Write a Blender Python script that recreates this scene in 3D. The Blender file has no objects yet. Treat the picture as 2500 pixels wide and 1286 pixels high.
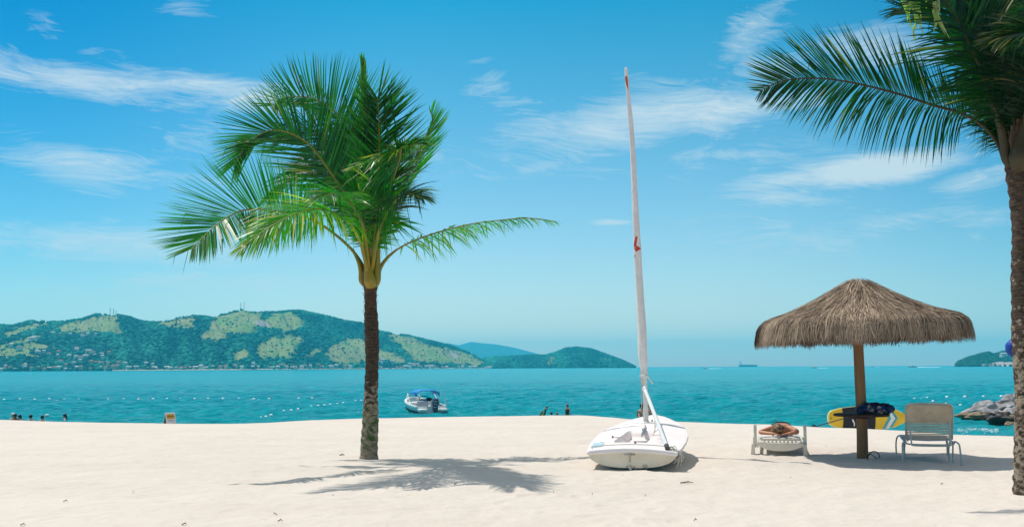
import bpy, math, random
import numpy as np
from mathutils import Vector, Matrix, Euler, noise as mnoise

# ---------------------------------------------------------------- camera
SC = bpy.context.scene
COL = SC.collection
R = math.radians
EYE = 1.53
SEA = -1.35
F, CX, CY = 2500.0, 1250.0, 643.0
PITCH = math.atan((896 - CY) / F)
ROLL = R(-0.25)
cam_data = bpy.data.cameras.new('camera')
cam = bpy.data.objects.new('camera', cam_data)
COL.objects.link(cam)
cam_data.sensor_width = 36.0
cam_data.lens = 36.0
cam_data.clip_start = 0.1
cam_data.clip_end = 60000
cam.matrix_world = Matrix.Translation((0, 0, EYE)) @ Matrix.Rotation(R(90) + PITCH, 4, 'X') @ Matrix.Rotation(ROLL, 4, 'Z')
SC.camera = cam
CM = cam.matrix_world.to_3x3()
C0 = Vector((0, 0, EYE))

def ray(x, y):
    return CM @ Vector(((x - CX) / F, -(y - CY) / F, -1.0))
def at(x, y, Y):
    d = ray(x, y)
    return C0 + d * (Y / d.y)
def gp(x, y, z=0.0):
    d = ray(x, y)
    return C0 + d * ((z - EYE) / d.z)
CMI = np.array(CM.inverted())
def project(P):
    q = (np.asarray(P) - np.array([0, 0, EYE])) @ CMI.T
    return CX + F * q[..., 0] / -q[..., 2], CY - F * q[..., 1] / -q[..., 2]

# ---------------------------------------------------------------- light
SUN_DIR = Vector((-0.37, 0.27, 1.0)).normalized()      # towards the sun
sun = bpy.data.lights.new('sun', 'SUN')
sun.energy = 3.75
sun.angle = R(0.53)
sun.color = (1.0, 0.955, 0.885)
so = bpy.data.objects.new('sun', sun)
COL.objects.link(so)
so.rotation_euler = (-SUN_DIR).to_track_quat('-Z', 'Y').to_euler()
SC.view_settings.view_transform = 'Standard'
SC.view_settings.look = 'None'
SC.view_settings.exposure = 0.0
SC.view_settings.gamma = 1.0
SC.cycles.max_bounces = 6
SC.cycles.diffuse_bounces = 3
SC.cycles.glossy_bounces = 3
SC.cycles.transmission_bounces = 4
SC.cycles.transparent_max_bounces = 8
SC.cycles.volume_bounces = 1
SC.cycles.sample_clamp_indirect = 4.0
SC.cycles.sample_clamp_direct = 12.0
SC.cycles.use_denoising = True

class NT:
    """tiny node helper"""
    def __init__(s, tree):
        s.t = tree; s.n = tree.nodes; s.l = tree.links
    def new(s, kind, **kw):
        nd = s.n.new(kind)
        for k, v in kw.items():
            if k.startswith('i_'):
                s.set(nd, k[2:], v)
            else:
                setattr(nd, k, v)
        return nd
    def set(s, nd, key, v):
        key = int(key) if str(key).isdigit() else key
        sock = nd.inputs[key]
        if isinstance(v, bpy.types.NodeSocket):
            s.l.new(v, sock)
        else:
            sock.default_value = v
    def math(s, op, a, b=None, clamp=False, c=None):
        nd = s.new('ShaderNodeMath', operation=op, use_clamp=clamp)
        s.set(nd, 0, a)
        if b is not None: s.set(nd, 1, b)
        if c is not None: s.set(nd, 2, c)
        return nd.outputs[0]
    def mix(s, fac, a, b, blend='MIX'):
        nd = s.new('ShaderNodeMix', data_type='RGBA', blend_type=blend)
        s.set(nd, 0, fac); s.set(nd, 6, a); s.set(nd, 7, b)
        return nd.outputs[2]
    def range(s, v, a, b, c=0.0, d=1.0, smooth=False):
        nd = s.new('ShaderNodeMapRange')
        if smooth: nd.interpolation_type = 'SMOOTHSTEP'
        s.set(nd, 0, v); s.set(nd, 1, a); s.set(nd, 2, b); s.set(nd, 3, c); s.set(nd, 4, d)
        return nd.outputs[0]
    def noise(s, vec, scale, detail=3, rough=.5, dist=0.0, out=0):
        nd = s.new('ShaderNodeTexNoise')
        s.set(nd, 'Vector', vec); s.set(nd, 'Scale', scale); s.set(nd, 'Detail', detail)
        s.set(nd, 'Roughness', rough); s.set(nd, 'Distortion', dist)
        return nd.outputs[out]
    def mapping(s, vec, loc=(0, 0, 0), rot=(0, 0, 0), scale=(1, 1, 1), kind='POINT'):
        nd = s.new('ShaderNodeMapping', vector_type=kind)
        s.set(nd, 'Vector', vec); s.set(nd, 'Location', loc); s.set(nd, 'Rotation', rot); s.set(nd, 'Scale', scale)
        return nd.outputs[0]

def c4(c): return (c[0], c[1], c[2], 1.0)

world = bpy.data.worlds.new('World')
SC.world = world
world.use_nodes = True
W = NT(world.node_tree)
W.n.clear()
sky = W.new('ShaderNodeTexSky', sky_type='NISHITA')
sky.sun_disc = False
sky.sun_elevation = math.asin(SUN_DIR.z)
sky.sun_rotation = math.atan2(SUN_DIR.x, SUN_DIR.y)
sky.air_density = 1.0
sky.dust_density = 0.4
sky.ozone_density = 1.0
tc = W.new('ShaderNodeTexCoord').outputs['Generated']
sp = W.new('ShaderNodeSeparateXYZ'); W.set(sp, 0, tc)
az = W.math('ARCTAN2', sp.outputs[0], sp.outputs[1])
el = W.math('ARCSINE', sp.outputs[2])
cmb = W.new('ShaderNodeCombineXYZ'); W.set(cmb, 0, az); W.set(cmb, 1, el)
ae = cmb.outputs[0]
def azel(x, y):
    d = ray(x, y).normalized()
    return math.atan2(d.x, d.y), math.asin(d.z)
# soft patches where the cirrus is gathered: centre and half sizes given through the view directions
CLOUDS = [(230, 195, 330, 48, 3, 1.0), (560, 222, 260, 40, 2, .95), (250, 170, 150, 45, 8, .45),
          (190, 400, 170, 60, 8, .8), (60, 372, 60, 14, 0, .5), (330, 440, 260, 40, 4, .35), (280, 595, 330, 50, 0, .85),
          (40, 592, 90, 22, 0, .6), (230, 628, 200, 18, 0, .55), (440, 12, 80, 40, 20, .45), (110, 75, 60, 40, 0, .3),
          (470, 340, 180, 50, -5, .3), (1560, 300, 330, 75, -9, 1.05), (1750, 270, 260, 60, -8, 1.0), (1420, 335, 170, 34, -14, .8),
          (1620, 215, 160, 36, 14, .5), (1270, 255, 130, 25, 0, .4), (1830, 95, 120, 60, -35, .72), (1900, 165, 170, 50, 6, .6), (2150, 122, 170, 55, 5, 1.0),
          (2130, 415, 230, 38, -3, 1.6), (1960, 432, 190, 24, -6, 1.0), (2370, 440, 120, 30, -10, .85),
          (1900, 480, 190, 24, 2, .6), (1750, 378, 200, 18, 2, .55), (1490, 543, 55, 9, 0, .9), (1330, 402, 90, 20, -10, .5), (1180, 200, 70, 60, 30, .35),
          (500, 690, 380, 26, 0, .42), (1480, 400, 700, 60, 0, .22), (2100, 560, 500, 60, 0, .3), (1100, 740, 300, 20, 0, .25), (250, 710, 350, 30, 0, .3)]
total = None
for (x, y, a, b, rot, st) in CLOUDS:
    A, E = azel(x, y)
    k = 1.0 / F
    m = W.mapping(ae, loc=(A, E, 0), rot=(0, 0, R(-rot)), scale=(a * k * 1.5, b * k * 1.55, 1), kind='TEXTURE')
    ln = W.new('ShaderNodeVectorMath', operation='LENGTH'); W.set(ln, 0, m)
    v = W.math('MULTIPLY', W.range(ln.outputs['Value'], 0.0, 1.0, 1.0, 0.0, True), st)
    total = v if total is None else W.math('MAXIMUM', total, v)
wv = W.noise(W.mapping(ae, scale=(3, 7, 1)), 1.6, 3, .5, 0, 1)
warp = W.new('ShaderNodeVectorMath', operation='MULTIPLY_ADD')
W.set(warp, 0, wv); W.set(warp, 1, (.30, .22, 0)); W.set(warp, 2, W.mapping(ae, rot=(0, 0, R(8)), scale=(1.0, 3.4, 1)))
n1 = W.noise(warp.outputs[0], 9.0, 10, .66, .5)
n2 = W.noise(W.mapping(warp.outputs[0], scale=(.8, 2.6, 1)), 26.0, 8, .68, 1.0)
tex = W.math('ADD', W.math('MULTIPLY', n1, .62), W.math('MULTIPLY', n2, .38))
dens = W.math('MULTIPLY_ADD', W.math('SUBTRACT', tex, .5), 3.4, c=W.math('MULTIPLY_ADD', total, 1.05, c=-.20))
dens = W.math('MULTIPLY', W.range(dens, 0.0, 1.1, 0, 1, False), W.range(total, 0.0, .16, 0, 1, True))
dens = W.math('MULTIPLY', dens, .85)
# the deeper, more cyan blue of this sky towards the zenith
t_el = W.math('POWER', W.range(el, 0.0, R(21), 0, 1, False), .62)
tint = W.mix(t_el, (1.90, 1.48, 1.40, 1), (.052, 1.04, 1.22, 1))
t_az = W.math('MULTIPLY', W.range(W.math('ABSOLUTE', W.math('SUBTRACT', az, .05)), .12, .55, 0, 1, True), t_el)
tint = W.mix(t_az, tint, W.mix(1.0, tint, (.0, .60, .84, 1), 'MULTIPLY'))
skyc = W.mix(1.0, sky.outputs[0], tint, 'MULTIPLY')
cloudc = W.mix(t_el, (7.2, 8.2, 8.6, 1), (7.0, 8.0, 8.5, 1))
skyc = W.mix(dens, skyc, cloudc)
# bright whitish layer added overhead, out of view, to fill and neutralise the shadows
fill_veil = W.math('MULTIPLY', W.range(el, R(27), R(42), 0, 1, True), W.range(n1, .25, .75, .55, 1.0))
skyc = W.mix(fill_veil, skyc, (6.6, 6.3, 5.9, 1))
bg = W.new('ShaderNodeBackground'); W.set(bg, 0, skyc); W.set(bg, 1, 0.1)
wo = W.new('ShaderNodeOutputWorld'); W.l.new(bg.outputs[0], wo.inputs[0])

# ---------------------------------------------------------------- materials
def new_mat(name):
    m = bpy.data.materials.new(name); m.use_nodes = True
    t = NT(m.node_tree)
    return m, t, t.n['Principled BSDF']

def mat(name, col, rough=.5, col2=None, scale=5, detail=4, metallic=0, bump=0, bscale=None, spec=.5, stretch=(1, 1, 1), lo=.35, hi=.65, trans=0):
    m, t, p = new_mat(name)
    p.inputs['Roughness'].default_value = rough
    p.inputs['Metallic'].default_value = metallic
    p.inputs['Specular IOR Level'].default_value = spec
    oc = t.new('ShaderNodeTexCoord').outputs['Object']
    mp = t.mapping(oc, scale=stretch)
    if col2 is not None:
        f = t.range(t.noise(mp, scale, detail, .6), lo, hi)
        t.set(p, 'Base Color', t.mix(f, c4(col), c4(col2)))
    else:
        f = t.range(t.noise(mp, scale, 3, .6), .3, .7, .93, 1.05)
        t.set(p, 'Base Color', t.mix(1.0, c4(col), f, 'MULTIPLY'))
    if bump:
        b = t.new('ShaderNodeBump'); t.set(b, 'Height', t.noise(mp, bscale or scale * 3, 5, .6)); b.inputs['Strength'].default_value = bump
        b.inputs['Distance'].default_value = .02
        t.set(p, 'Normal', b.outputs[0])
    return m

M = {}
# sand
m, t, p = new_mat('sand')
geo = t.new('ShaderNodeNewGeometry').outputs['Position']
big = t.noise(t.mapping(geo, scale=(.25, .6, .4)), 1.0, 4, .6)
mid = t.noise(t.mapping(geo, scale=(1, 2.2, 1)), 3.0, 5, .65)
fine = t.noise(geo, 60, 4, .7)
c = t.mix(t.range(big, .35, .65), (.70, .62, .54, 1), (.655, .575, .495, 1))
c = t.mix(t.range(mid, .5, .8, 0, .45), c, (.58, .505, .43, 1))
grit = t.range(t.noise(geo, 42, 2, .5), .70, .76)
c = t.mix(t.math('MULTIPLY', grit, .35), c, (.30, .24, .18, 1))
c = t.mix(t.range(fine, .3, .7, .0, .25), c, (.64, .575, .51, 1))
# damp sand close to the water line
sz = t.new('ShaderNodeSeparateXYZ'); t.set(sz, 0, geo)
c = t.mix(t.range(sz.outputs[2], -1.20, -1.32, 0, 1), c, (.33, .26, .19, 1))
t.set(p, 'Base Color', c)
p.inputs['Roughness'].default_value = .95
p.inputs['Specular IOR Level'].default_value = .15
b = t.new('ShaderNodeBump'); b.inputs['Strength'].default_value = .45; b.inputs['Distance'].default_value = .03
t.set(b, 'Height', t.math('ADD', t.noise(geo, 9, 5, .65), t.math('MULTIPLY', fine, .25)))
t.set(p, 'Normal', b.outputs[0])
M['sand'] = m

# sea
m, t, p = new_mat('sea_water')
geo = t.new('ShaderNodeNewGeometry').outputs['Position']
big = t.noise(t.mapping(geo, scale=(.006, .02, 1)), 1.0, 4, .6)
mid = t.noise(t.mapping(geo, scale=(.10, .35, 1)), 1.0, 5, .65)
c = t.mix(t.range(big, .35, .65), (.0, .335, .42, 1), (.0, .23, .325, 1))
c = t.mix(t.range(mid, .35, .7), c, (.0, .40, .44, 1))
rip = t.noise(t.mapping(geo, scale=(.55, 1.1, 1)), 1.0, 6, .75, .5)  # light and shade of the ripples, mixed into the water colour below
c = t.mix(t.range(rip, .52, .68, 0, .75), c, (.0, .14, .21, 1))
c = t.mix(t.range(rip, .46, .36, 0, .5), c, (.015, .50, .53, 1))
sp2 = t.new('ShaderNodeSeparateXYZ'); t.set(sp2, 0, geo)
c = t.mix(t.range(sp2.outputs[1], 75, 38, 0, .75), c, (.015, .45, .47, 1))
t.set(p, 'Base Color', c)
p.inputs['Roughness'].default_value = .22
p.inputs['IOR'].default_value = 1.333
p.inputs['Specular IOR Level'].default_value = .13
b = t.new('ShaderNodeBump'); b.inputs['Strength'].default_value = 1.0; b.inputs['Distance'].default_value = .42
h1 = t.noise(t.mapping(geo, scale=(.9, 1.5, 1)), 1.1, 7, .72, .4)
h2 = t.noise(t.mapping(geo, scale=(.16, .22, 1)), 1.0, 4, .6, .2)
t.set(b, 'Height', t.math('ADD', t.math('MULTIPLY', h1, 1.3), t.math('MULTIPLY', h2, 2.6)))
t.set(p, 'Normal', b.outputs[0])
M['sea'] = m

# palm leaf, with a per-leaf tint attribute: r = random, g = dry tip
def leaf_mat(name, dark, light, dry):
    m, t, p = new_mat(name)
    at_ = t.new('ShaderNodeAttribute', attribute_name='tint')
    s = t.new('ShaderNodeSeparateColor'); t.set(s, 0, at_.outputs['Color'])
    c = t.mix(s.outputs[0], c4(dark), c4(light))
    c = t.mix(s.outputs[1], c, c4(dry))
    t.set(p, 'Base Color', c)
    p.inputs['Roughness'].default_value = .36
    p.inputs['Specular IOR Level'].default_value = .55
    tr = t.new('ShaderNodeBsdfTranslucent'); t.set(tr, 0, t.mix(1.0, c, (1.0, 2.3, .4, 1), 'MULTIPLY'))
    mx = t.new('ShaderNodeMixShader'); t.set(mx, 0, .5)
    t.l.new(p.outputs[0], mx.inputs[1]); t.l.new(tr.outputs[0], mx.inputs[2])
    t.l.new(mx.outputs[0], t.n['Material Output'].inputs[0])
    return m
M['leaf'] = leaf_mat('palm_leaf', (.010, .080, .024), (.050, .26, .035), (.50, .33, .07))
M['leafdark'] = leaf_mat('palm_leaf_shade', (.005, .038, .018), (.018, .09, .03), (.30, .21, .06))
M['stalk'] = mat('palm_stalk', (.31, .21, .010), .45, (.16, .19, .012), 3, stretch=(1, 1, .3))
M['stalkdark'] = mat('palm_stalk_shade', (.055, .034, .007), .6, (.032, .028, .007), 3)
M['fibre'] = mat('palm_fibre', (.10, .05, .025), .9, (.23, .13, .06), 14, bump=.8)

# palm trunk: dark ringed top, pale lichen patches low down, moss near the foot
def trunk_mat(name, lichen_lo, lichen_hi, moss, e0=0.0, e1=.13, ring_col=(.17, .07, .035, 1)):
    m, t, p = new_mat(name)
    oc = t.new('ShaderNodeTexCoord').outputs['Object']
    sx = t.new('ShaderNodeSeparateXYZ'); t.set(sx, 0, oc)
    z = sx.outputs[2]
    base = t.mix(t.range(t.noise(t.mapping(oc, scale=(1, 1, 3)), 14, 5, .7), .4, .65), (.035, .022, .014, 1), (.12, .075, .045, 1))
    ring = t.noise(t.mapping(oc, scale=(.6, .6, 14)), 2.2, 4, .6)
    base = t.mix(t.range(ring, .55, .62, 0, .8), base, (.02, .012, .008, 1))
    topc = t.range(z, lichen_hi + .9, lichen_hi + 1.5, 0, .7)
    base = t.mix(t.math('MULTIPLY', topc, t.range(ring, .35, .55)), base, ring_col)
    fl = t.math('SUBTRACT', t.noise(t.mapping(oc, scale=(1, 1, 1.5)), 9.5, 7, .70), t.range(z, lichen_lo, lichen_hi, e0, e1))
    base = t.mix(t.range(fl, .485, .545), base, t.mix(t.noise(oc, 30, 3, .6), (.20, .15, .10, 1), (.46, .38, .28, 1)))
    if moss:
        mf = t.math('MULTIPLY', t.range(t.noise(oc, 9, 5, .7), .48, .56), t.math('MULTIPLY', t.range(z, .1, .3), t.range(z, 1.0, .65)))
        base = t.mix(mf, base, (.05, .115, .015, 1))
    t.set(p, 'Base Color', base)
    p.inputs['Roughness'].default_value = .92
    b = t.new('ShaderNodeBump'); b.inputs['Strength'].default_value = .9; b.inputs['Distance'].default_value = .03
    t.set(b, 'Height', t.math('ADD', t.noise(oc, 24, 5, .7), t.math('MULTIPLY', ring, 1.2)))
    t.set(p, 'Normal', b.outputs[0])
    return m
M['trunk'] = trunk_mat('palm_bark', .75, 1.55, True, -.085, .15)
M['trunk2'] = trunk_mat('palm_bark_lichen', 1.4, 2.9, False, -.02, .13, (.06, .035, .02, 1))

def tint_mat(name, ca, cb, rough=.9, spec=.2, bump=0):
    m, t, p = new_mat(name)
    a = t.new('ShaderNodeAttribute', attribute_name='tint')
    s = t.new('ShaderNodeSeparateColor'); t.set(s, 0, a.outputs['Color'])
    t.set(p, 'Base Color', t.mix(s.outputs[0], c4(ca), c4(cb)))
    p.inputs['Roughness'].default_value = rough
    p.inputs['Specular IOR Level'].default_value = spec
    return m
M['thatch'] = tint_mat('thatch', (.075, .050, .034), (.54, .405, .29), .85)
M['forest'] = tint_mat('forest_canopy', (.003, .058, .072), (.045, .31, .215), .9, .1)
M['forest2'] = tint_mat('forest_canopy_near', (.010, .050, .030), (.03, .12, .055), .9, .1)

# hillside: meadow attribute
m, t, p = new_mat('hillside')
a = t.new('ShaderNodeAttribute', attribute_name='tint')
s = t.new('ShaderNodeSeparateColor'); t.set(s, 0, a.outputs['Color'])
geo = t.new('ShaderNodeNewGeometry').outputs['Position']
g = t.mix(t.range(t.noise(t.mapping(geo, scale=(.01, .01, .02)), 1, 5, .6), .38, .62), (.18, .29, .085, 1), (.29, .29, .14, 1))
g = t.mix(t.range(t.noise(t.mapping(geo, scale=(.05, .05, .05)), 1, 5, .7), .5, .68, 0, .7), g, (.075, .15, .06, 1))
g = t.mix(t.range(t.noise(t.mapping(geo, scale=(.09, .09, .09)), 1, 3, .7), .60, .66, 0, .8), g, (.03, .09, .035, 1))
c = t.mix(s.outputs[0], (.006, .07, .06, 1), g)
rk = t.mix(t.noise(t.mapping(geo, scale=(.12, .1, .02)), 1, 4, .7), (.22, .19, .17, 1), (.55, .5, .45, 1))
c = t.mix(s.outputs[1], c, rk)
t.set(p, 'Base Color', c); p.inputs['Roughness'].default_value = .95; p.inputs['Specular IOR Level'].default_value = .1
M['hill'] = m
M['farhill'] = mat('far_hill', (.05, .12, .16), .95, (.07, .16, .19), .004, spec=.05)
M['beachfar'] = mat('far_beach', (.6, .55, .45), .9)

M['gel'] = mat('white_gelcoat', (.91, .82, .79), .55, (.85, .76, .73), 2.5, spec=.5)
M['hullside'] = mat('cream_hull', (.82, .74, .58), .35, (.70, .60, .44), 3.0)
M['palebl'] = mat('pale_blue_deck', (.45, .62, .68), .5)
M['sail'] = mat('sailcloth', (.82, .80, .79), .75, (.72, .69, .68), 7, bump=.35, bscale=9)
M['alu'] = mat('painted_tube', (.76, .76, .74), .35)
M['greytube'] = mat('grey_green_tube', (.48, .53, .50), .45, (.38, .43, .40), 8)
M['darkmetal'] = mat('dark_fitting', (.07, .065, .06), .45)
M['steel'] = mat('steel_fitting', (.42, .40, .38), .35, metallic=.8)
M['rust'] = mat('rust_stain', (.30, .14, .06), .8, (.55, .40, .25), 30)
M['red'] = mat('red_mark', (.62, .045, .02), .6)
M['orange'] = mat('orange_mark', (.58, .12, .035), .6)
M['rope'] = mat('pale_rope', (.60, .56, .48), .9, (.45, .42, .36), 40)
M['ropegreen'] = mat('rope_green', (.40, .48, .42), .9, (.62, .60, .52), 40)
M['wood'] = mat('post_wood', (.30, .165, .068), .8, (.15, .08, .038), 3.5, 6, bump=.5, stretch=(2.5, 2.5, .35), lo=.3, hi=.7)
M['dkwood'] = mat('dark_table_wood', (.022, .012, .009), .8, (.075, .035, .022), 6)
M['plastic'] = mat('white_plastic', (.78, .72, .60), .38, (.66, .58, .44), 4, lo=.4, hi=.75)
M['strap'] = mat('beige_strap', (.60, .49, .35), .55, (.46, .36, .25), 6)
M['strapw'] = mat('white_strap', (.55, .55, .52), .5)
M['skin'] = mat('tanned_skin', (.60, .28, .16), .45, (.50, .21, .11), 6)
M['skin2'] = mat('fair_skin', (.78, .47, .33), .5)
M['skin3'] = mat('brown_skin', (.27, .12, .06), .5)
M['hairb'] = mat('dark_hair', (.012, .009, .008), .45)
M['hairl'] = mat('light_brown_hair', (.085, .038, .015), .5, (.34, .20, .085), 26, 5, bump=.6, bscale=60, stretch=(1, .35, 1), lo=.42, hi=.6)
M['hairr'] = mat('auburn_hair', (.11, .03, .015), .5)
M['hairg'] = mat('blond_hair', (.42, .22, .09), .5)
M['blackcloth'] = mat('black_swimwear', (.012, .012, .014), .6)
M['yellowcloth'] = mat('pale_yellow_shirt', (.65, .58, .22), .8)
M['whitecloth'] = mat('white_cloth', (.75, .75, .72), .8)
M['yellow'] = mat('board_yellow', (.85, .53, .015), .3)
M['yelledge'] = mat('board_edge', (.86, .72, .20), .3)
M['padblack'] = mat('deck_pad', (.014, .013, .015), .7)
M['teal'] = mat('board_teal', (.05, .40, .42), .35)
M['white'] = mat('clean_white', (.80, .80, .78), .4)
M['black'] = mat('black_rubber', (.012, .012, .012), .5)
M['blue'] = mat('canvas_blue', (.0, .24, .62), .7)
M['bagblue'] = mat('bag_blue', (.003, .05, .36), .6)
M['bagyellow'] = mat('bag_yellow', (.75, .52, .01), .5)
M['engine'] = mat('engine_cowl', (.012, .045, .085), .25)
M['engsilver'] = mat('engine_stripe', (.35, .42, .48), .3)
M['seatgrey'] = mat('grey_vinyl', (.42, .44, .47), .6)
M['rock'] = mat('grey_rock', (.15, .15, .16), .9, (.42, .40, .39), 2.2, 6, bump=.9, bscale=7, lo=.38, hi=.6)
M['rockdark'] = mat('wet_rock', (.018, .015, .013), .6, (.055, .040, .028), 2.2, 6, bump=.9, bscale=7)
M['rockbrown'] = mat('brown_rock', (.18, .12, .065), .85, (.30, .24, .15), 2.2, 6, bump=.9, bscale=7)
M['foam'] = mat('foam', (.55, .74, .76), .8)
M['buoy'] = mat('buoy_white', (.85, .87, .87), .4)
M['wallw'] = mat('house_white', (.74, .70, .66), .8)
M['wallp'] = mat('house_pink', (.62, .42, .34), .8)
M['wallc'] = mat('house_cream', (.66, .58, .44), .8)
M['roofr'] = mat('roof_tile', (.33, .14, .085), .8)
M['roofg'] = mat('roof_grey', (.50, .49, .47), .8)
M['pane'] = mat('dark_pane', (.03, .05, .06), .2)
M['shipred'] = mat('ship_hull', (.16, .10, .14), .7)
M['mast'] = mat('lattice_steel', (.30, .16, .14), .7)
M['twig'] = mat('dry_twig', (.17, .11, .07), .9)
M['greenleaf'] = mat('green_leaf', (.09, .22, .02), .6)
M['signface'] = mat('sign_face', (.78, .70, .66), .6)
M['signyellow'] = mat('sign_yellow', (.72, .38, .015), .6)
M['signtext'] = mat('sign_text', (.10, .03, .01), .7)
# blue beach cloth with pale flowers
m, t, p = new_mat('floral_cloth')
oc = t.new('ShaderNodeTexCoord').outputs['Object']
v = t.new('ShaderNodeTexVoronoi'); t.set(v, 'Vector', t.mapping(oc, rot=(.3, .2, 0))); t.set(v, 'Scale', 9.0)
f = t.math('MULTIPLY', t.range(t.noise(oc, 13, 5, .7), .53, .58), t.range(v.outputs[0], .62, .38))
c = t.mix(t.range(t.noise(oc, 8, 3, .6), .45, .6), (.006, .012, .04, 1), (.01, .045, .16, 1))
c = t.mix(f, c, (.50, .46, .43, 1))
t.set(p, 'Base Color', c); p.inputs['Roughness'].default_value = .9
M['floral'] = m

# ---------------------------------------------------------------- mesh building
class MB:
    def __init__(s): s.v = []; s.f = []; s.t = None
    def add(s, vs, fs):
        n = len(s.v); s.v += [tuple(v) for v in vs]; s.f += [tuple(i + n for i in f) for f in fs]; return s
    def box(s, c, d, rot=None, bev=0.0):
        x, y, z = d[0] / 2, d[1] / 2, d[2] / 2
        if bev <= 0:
            vs = [Vector((i, j, k)) for k in (-z, z) for j in (-y, y) for i in (-x, x)]
            fs = [(0, 2, 3, 1), (4, 5, 7, 6), (0, 1, 5, 4), (2, 6, 7, 3), (0, 4, 6, 2), (1, 3, 7, 5)]
        else:
            b = min(bev, x * .48, y * .48, z * .48)
            loops = []
            for (zz, ins) in ((-z, b), (-z + b, 0), (z - b, 0), (z, b)):
                xx, yy = x - ins, y - ins
                loops.append([(xx - b, -yy, zz), (xx, -yy + b, zz), (xx, yy - b, zz), (xx - b, yy, zz), (-xx + b, yy, zz), (-xx, yy - b, zz), (-xx, -yy + b, zz), (-xx + b, -yy, zz)])
            vs = [Vector(q) for l in loops for q in l]
            fs = [tuple(range(7, -1, -1)), tuple(range(24, 32))]
            for k in range(3):
                for i in range(8):
                    j = (i + 1) % 8
                    fs.append((k * 8 + i, k * 8 + j, k * 8 + 8 + j, k * 8 + 8 + i))
        if rot is not None:
            mt = rot if isinstance(rot, Matrix) else Euler(rot).to_matrix()
            vs = [mt @ v for v in vs]
        c = Vector(c)
        return s.add([v + c for v in vs], fs)
    def tube(s, pts, r, n=8, cap=True, flat=None):
        pts = [Vector(p) for p in pts]
        rs = r if hasattr(r, '__len__') else [r] * len(pts)
        ref = None; vs = []
        for i, p in enumerate(pts):
            a = pts[max(i - 1, 0)]; b = pts[min(i + 1, len(pts) - 1)]
            t = (b - a)
            t = t.normalized() if t.length > 1e-9 else Vector((0, 0, 1))
            if ref is None:
                ref = Vector((1, 0, 0)) if abs(t.x) < .9 else Vector((0, 1, 0))
            u = (ref - t * ref.dot(t))
            u = u.normalized() if u.length > 1e-6 else t.orthogonal().normalized()
            w = t.cross(u); ref = u
            for k in range(n):
                an = 2 * math.pi * k / n
                q = u * math.cos(an) + w * math.sin(an) * (flat or 1.0)
                vs.append(p + q * rs[i])
        fs = []
        for i in range(len(pts) - 1):
            for k in range(n):
                j = (k + 1) % n
                fs.append((i * n + k, i * n + j, i * n + n + j, i * n + n + k))
        if cap:
            fs.append(tuple(range(n - 1, -1, -1))); fs.append(tuple(range((len(pts) - 1) * n, len(pts) * n)))
        return s.add(vs, fs)
    def ball(s, c, r, nu=12, nv=8, rot=None, fn=None):
        r = r if hasattr(r, '__len__') else (r, r, r)
        c = Vector(c); vs = []
        mt = rot if isinstance(rot, Matrix) else (Euler(rot).to_matrix() if rot else None)
        for j in range(1, nv):
            th = math.pi * j / nv
            for i in range(nu):
                ph = 2 * math.pi * i / nu
                d = Vector((math.sin(th) * math.cos(ph), math.sin(th) * math.sin(ph), math.cos(th)))
                k = fn(d) if fn else 1.0
                q = Vector((d.x * r[0] * k, d.y * r[1] * k, d.z * r[2] * k))
                vs.append(c + (mt @ q if mt else q))
        for sgn in (1, -1):
            k = fn(Vector((0, 0, sgn))) if fn else 1.0
            q = Vector((0, 0, sgn * r[2] * k)); vs.append(c + (mt @ q if mt else q))
        fs = []
        for j in range(nv - 2):
            for i in range(nu):
                i2 = (i + 1) % nu
                fs.append((j * nu + i, j * nu + nu + i, j * nu + nu + i2, j * nu + i2))
        tp = (nv - 1) * nu
        for i in range(nu):
            i2 = (i + 1) % nu
            fs.append((tp, i, i2)); fs.append((tp + 1, (nv - 2) * nu + i2, (nv - 2) * nu + i))
        return s.add(vs, fs)
    def lathe(s, prof, n=24, c=(0, 0, 0)):
        vs = []; c = Vector(c)
        for (r, z) in prof:
            for k in range(n):
                a = 2 * math.pi * k / n
                vs.append(c + Vector((r * math.cos(a), r * math.sin(a), z)))
        fs = []
        for i in range(len(prof) - 1):
            for k in range(n):
                j = (k + 1) % n
                fs.append((i * n + k, i * n + j, i * n + n + j, i * n + n + k))
        return s.add(vs, fs)
    def prism(s, poly, h, mt=None):
        """poly in xy, extruded by h along z, then placed by matrix mt"""
        n = len(poly)
        vs = [Vector((x, y, -h / 2)) for x, y in poly] + [Vector((x, y, h / 2)) for x, y in poly]
        if mt is not None: vs = [mt @ v for v in vs]
        fs = [tuple(range(n - 1, -1, -1)), tuple(range(n, 2 * n))] + [(i, (i + 1) % n, n + (i + 1) % n, n + i) for i in range(n)]
        return s.add(vs, fs)
    def build(s, name, material, parent=None, smooth=True, tint=None, loc=None, autosharp=40):
        me = bpy.data.meshes.new(name)
        vs = s.v
        if loc is not None:
            lv = Vector(loc); vs = [Vector(v) - lv for v in vs]
        me.from_pydata([tuple(v) for v in vs], [], s.f)
        me.materials.append(M[material] if isinstance(material, str) else material)
        if smooth:
            me.polygons.foreach_set('use_smooth', [True] * len(me.polygons))
            if autosharp:
                me.set_sharp_from_angle(angle=R(autosharp))
        if tint is not None:
            at_ = me.color_attributes.new('tint', 'FLOAT_COLOR', 'POINT')
            arr = np.ones((len(vs), 4), dtype=np.float32); arr[:, :tint.shape[1]] = tint
            at_.data.foreach_set('color', arr.ravel())
        me.update()
        o = bpy.data.objects.new(name, me); COL.objects.link(o)
        if loc is not None: o.location = loc
        if parent is not None: o.parent = parent
        return o

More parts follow.
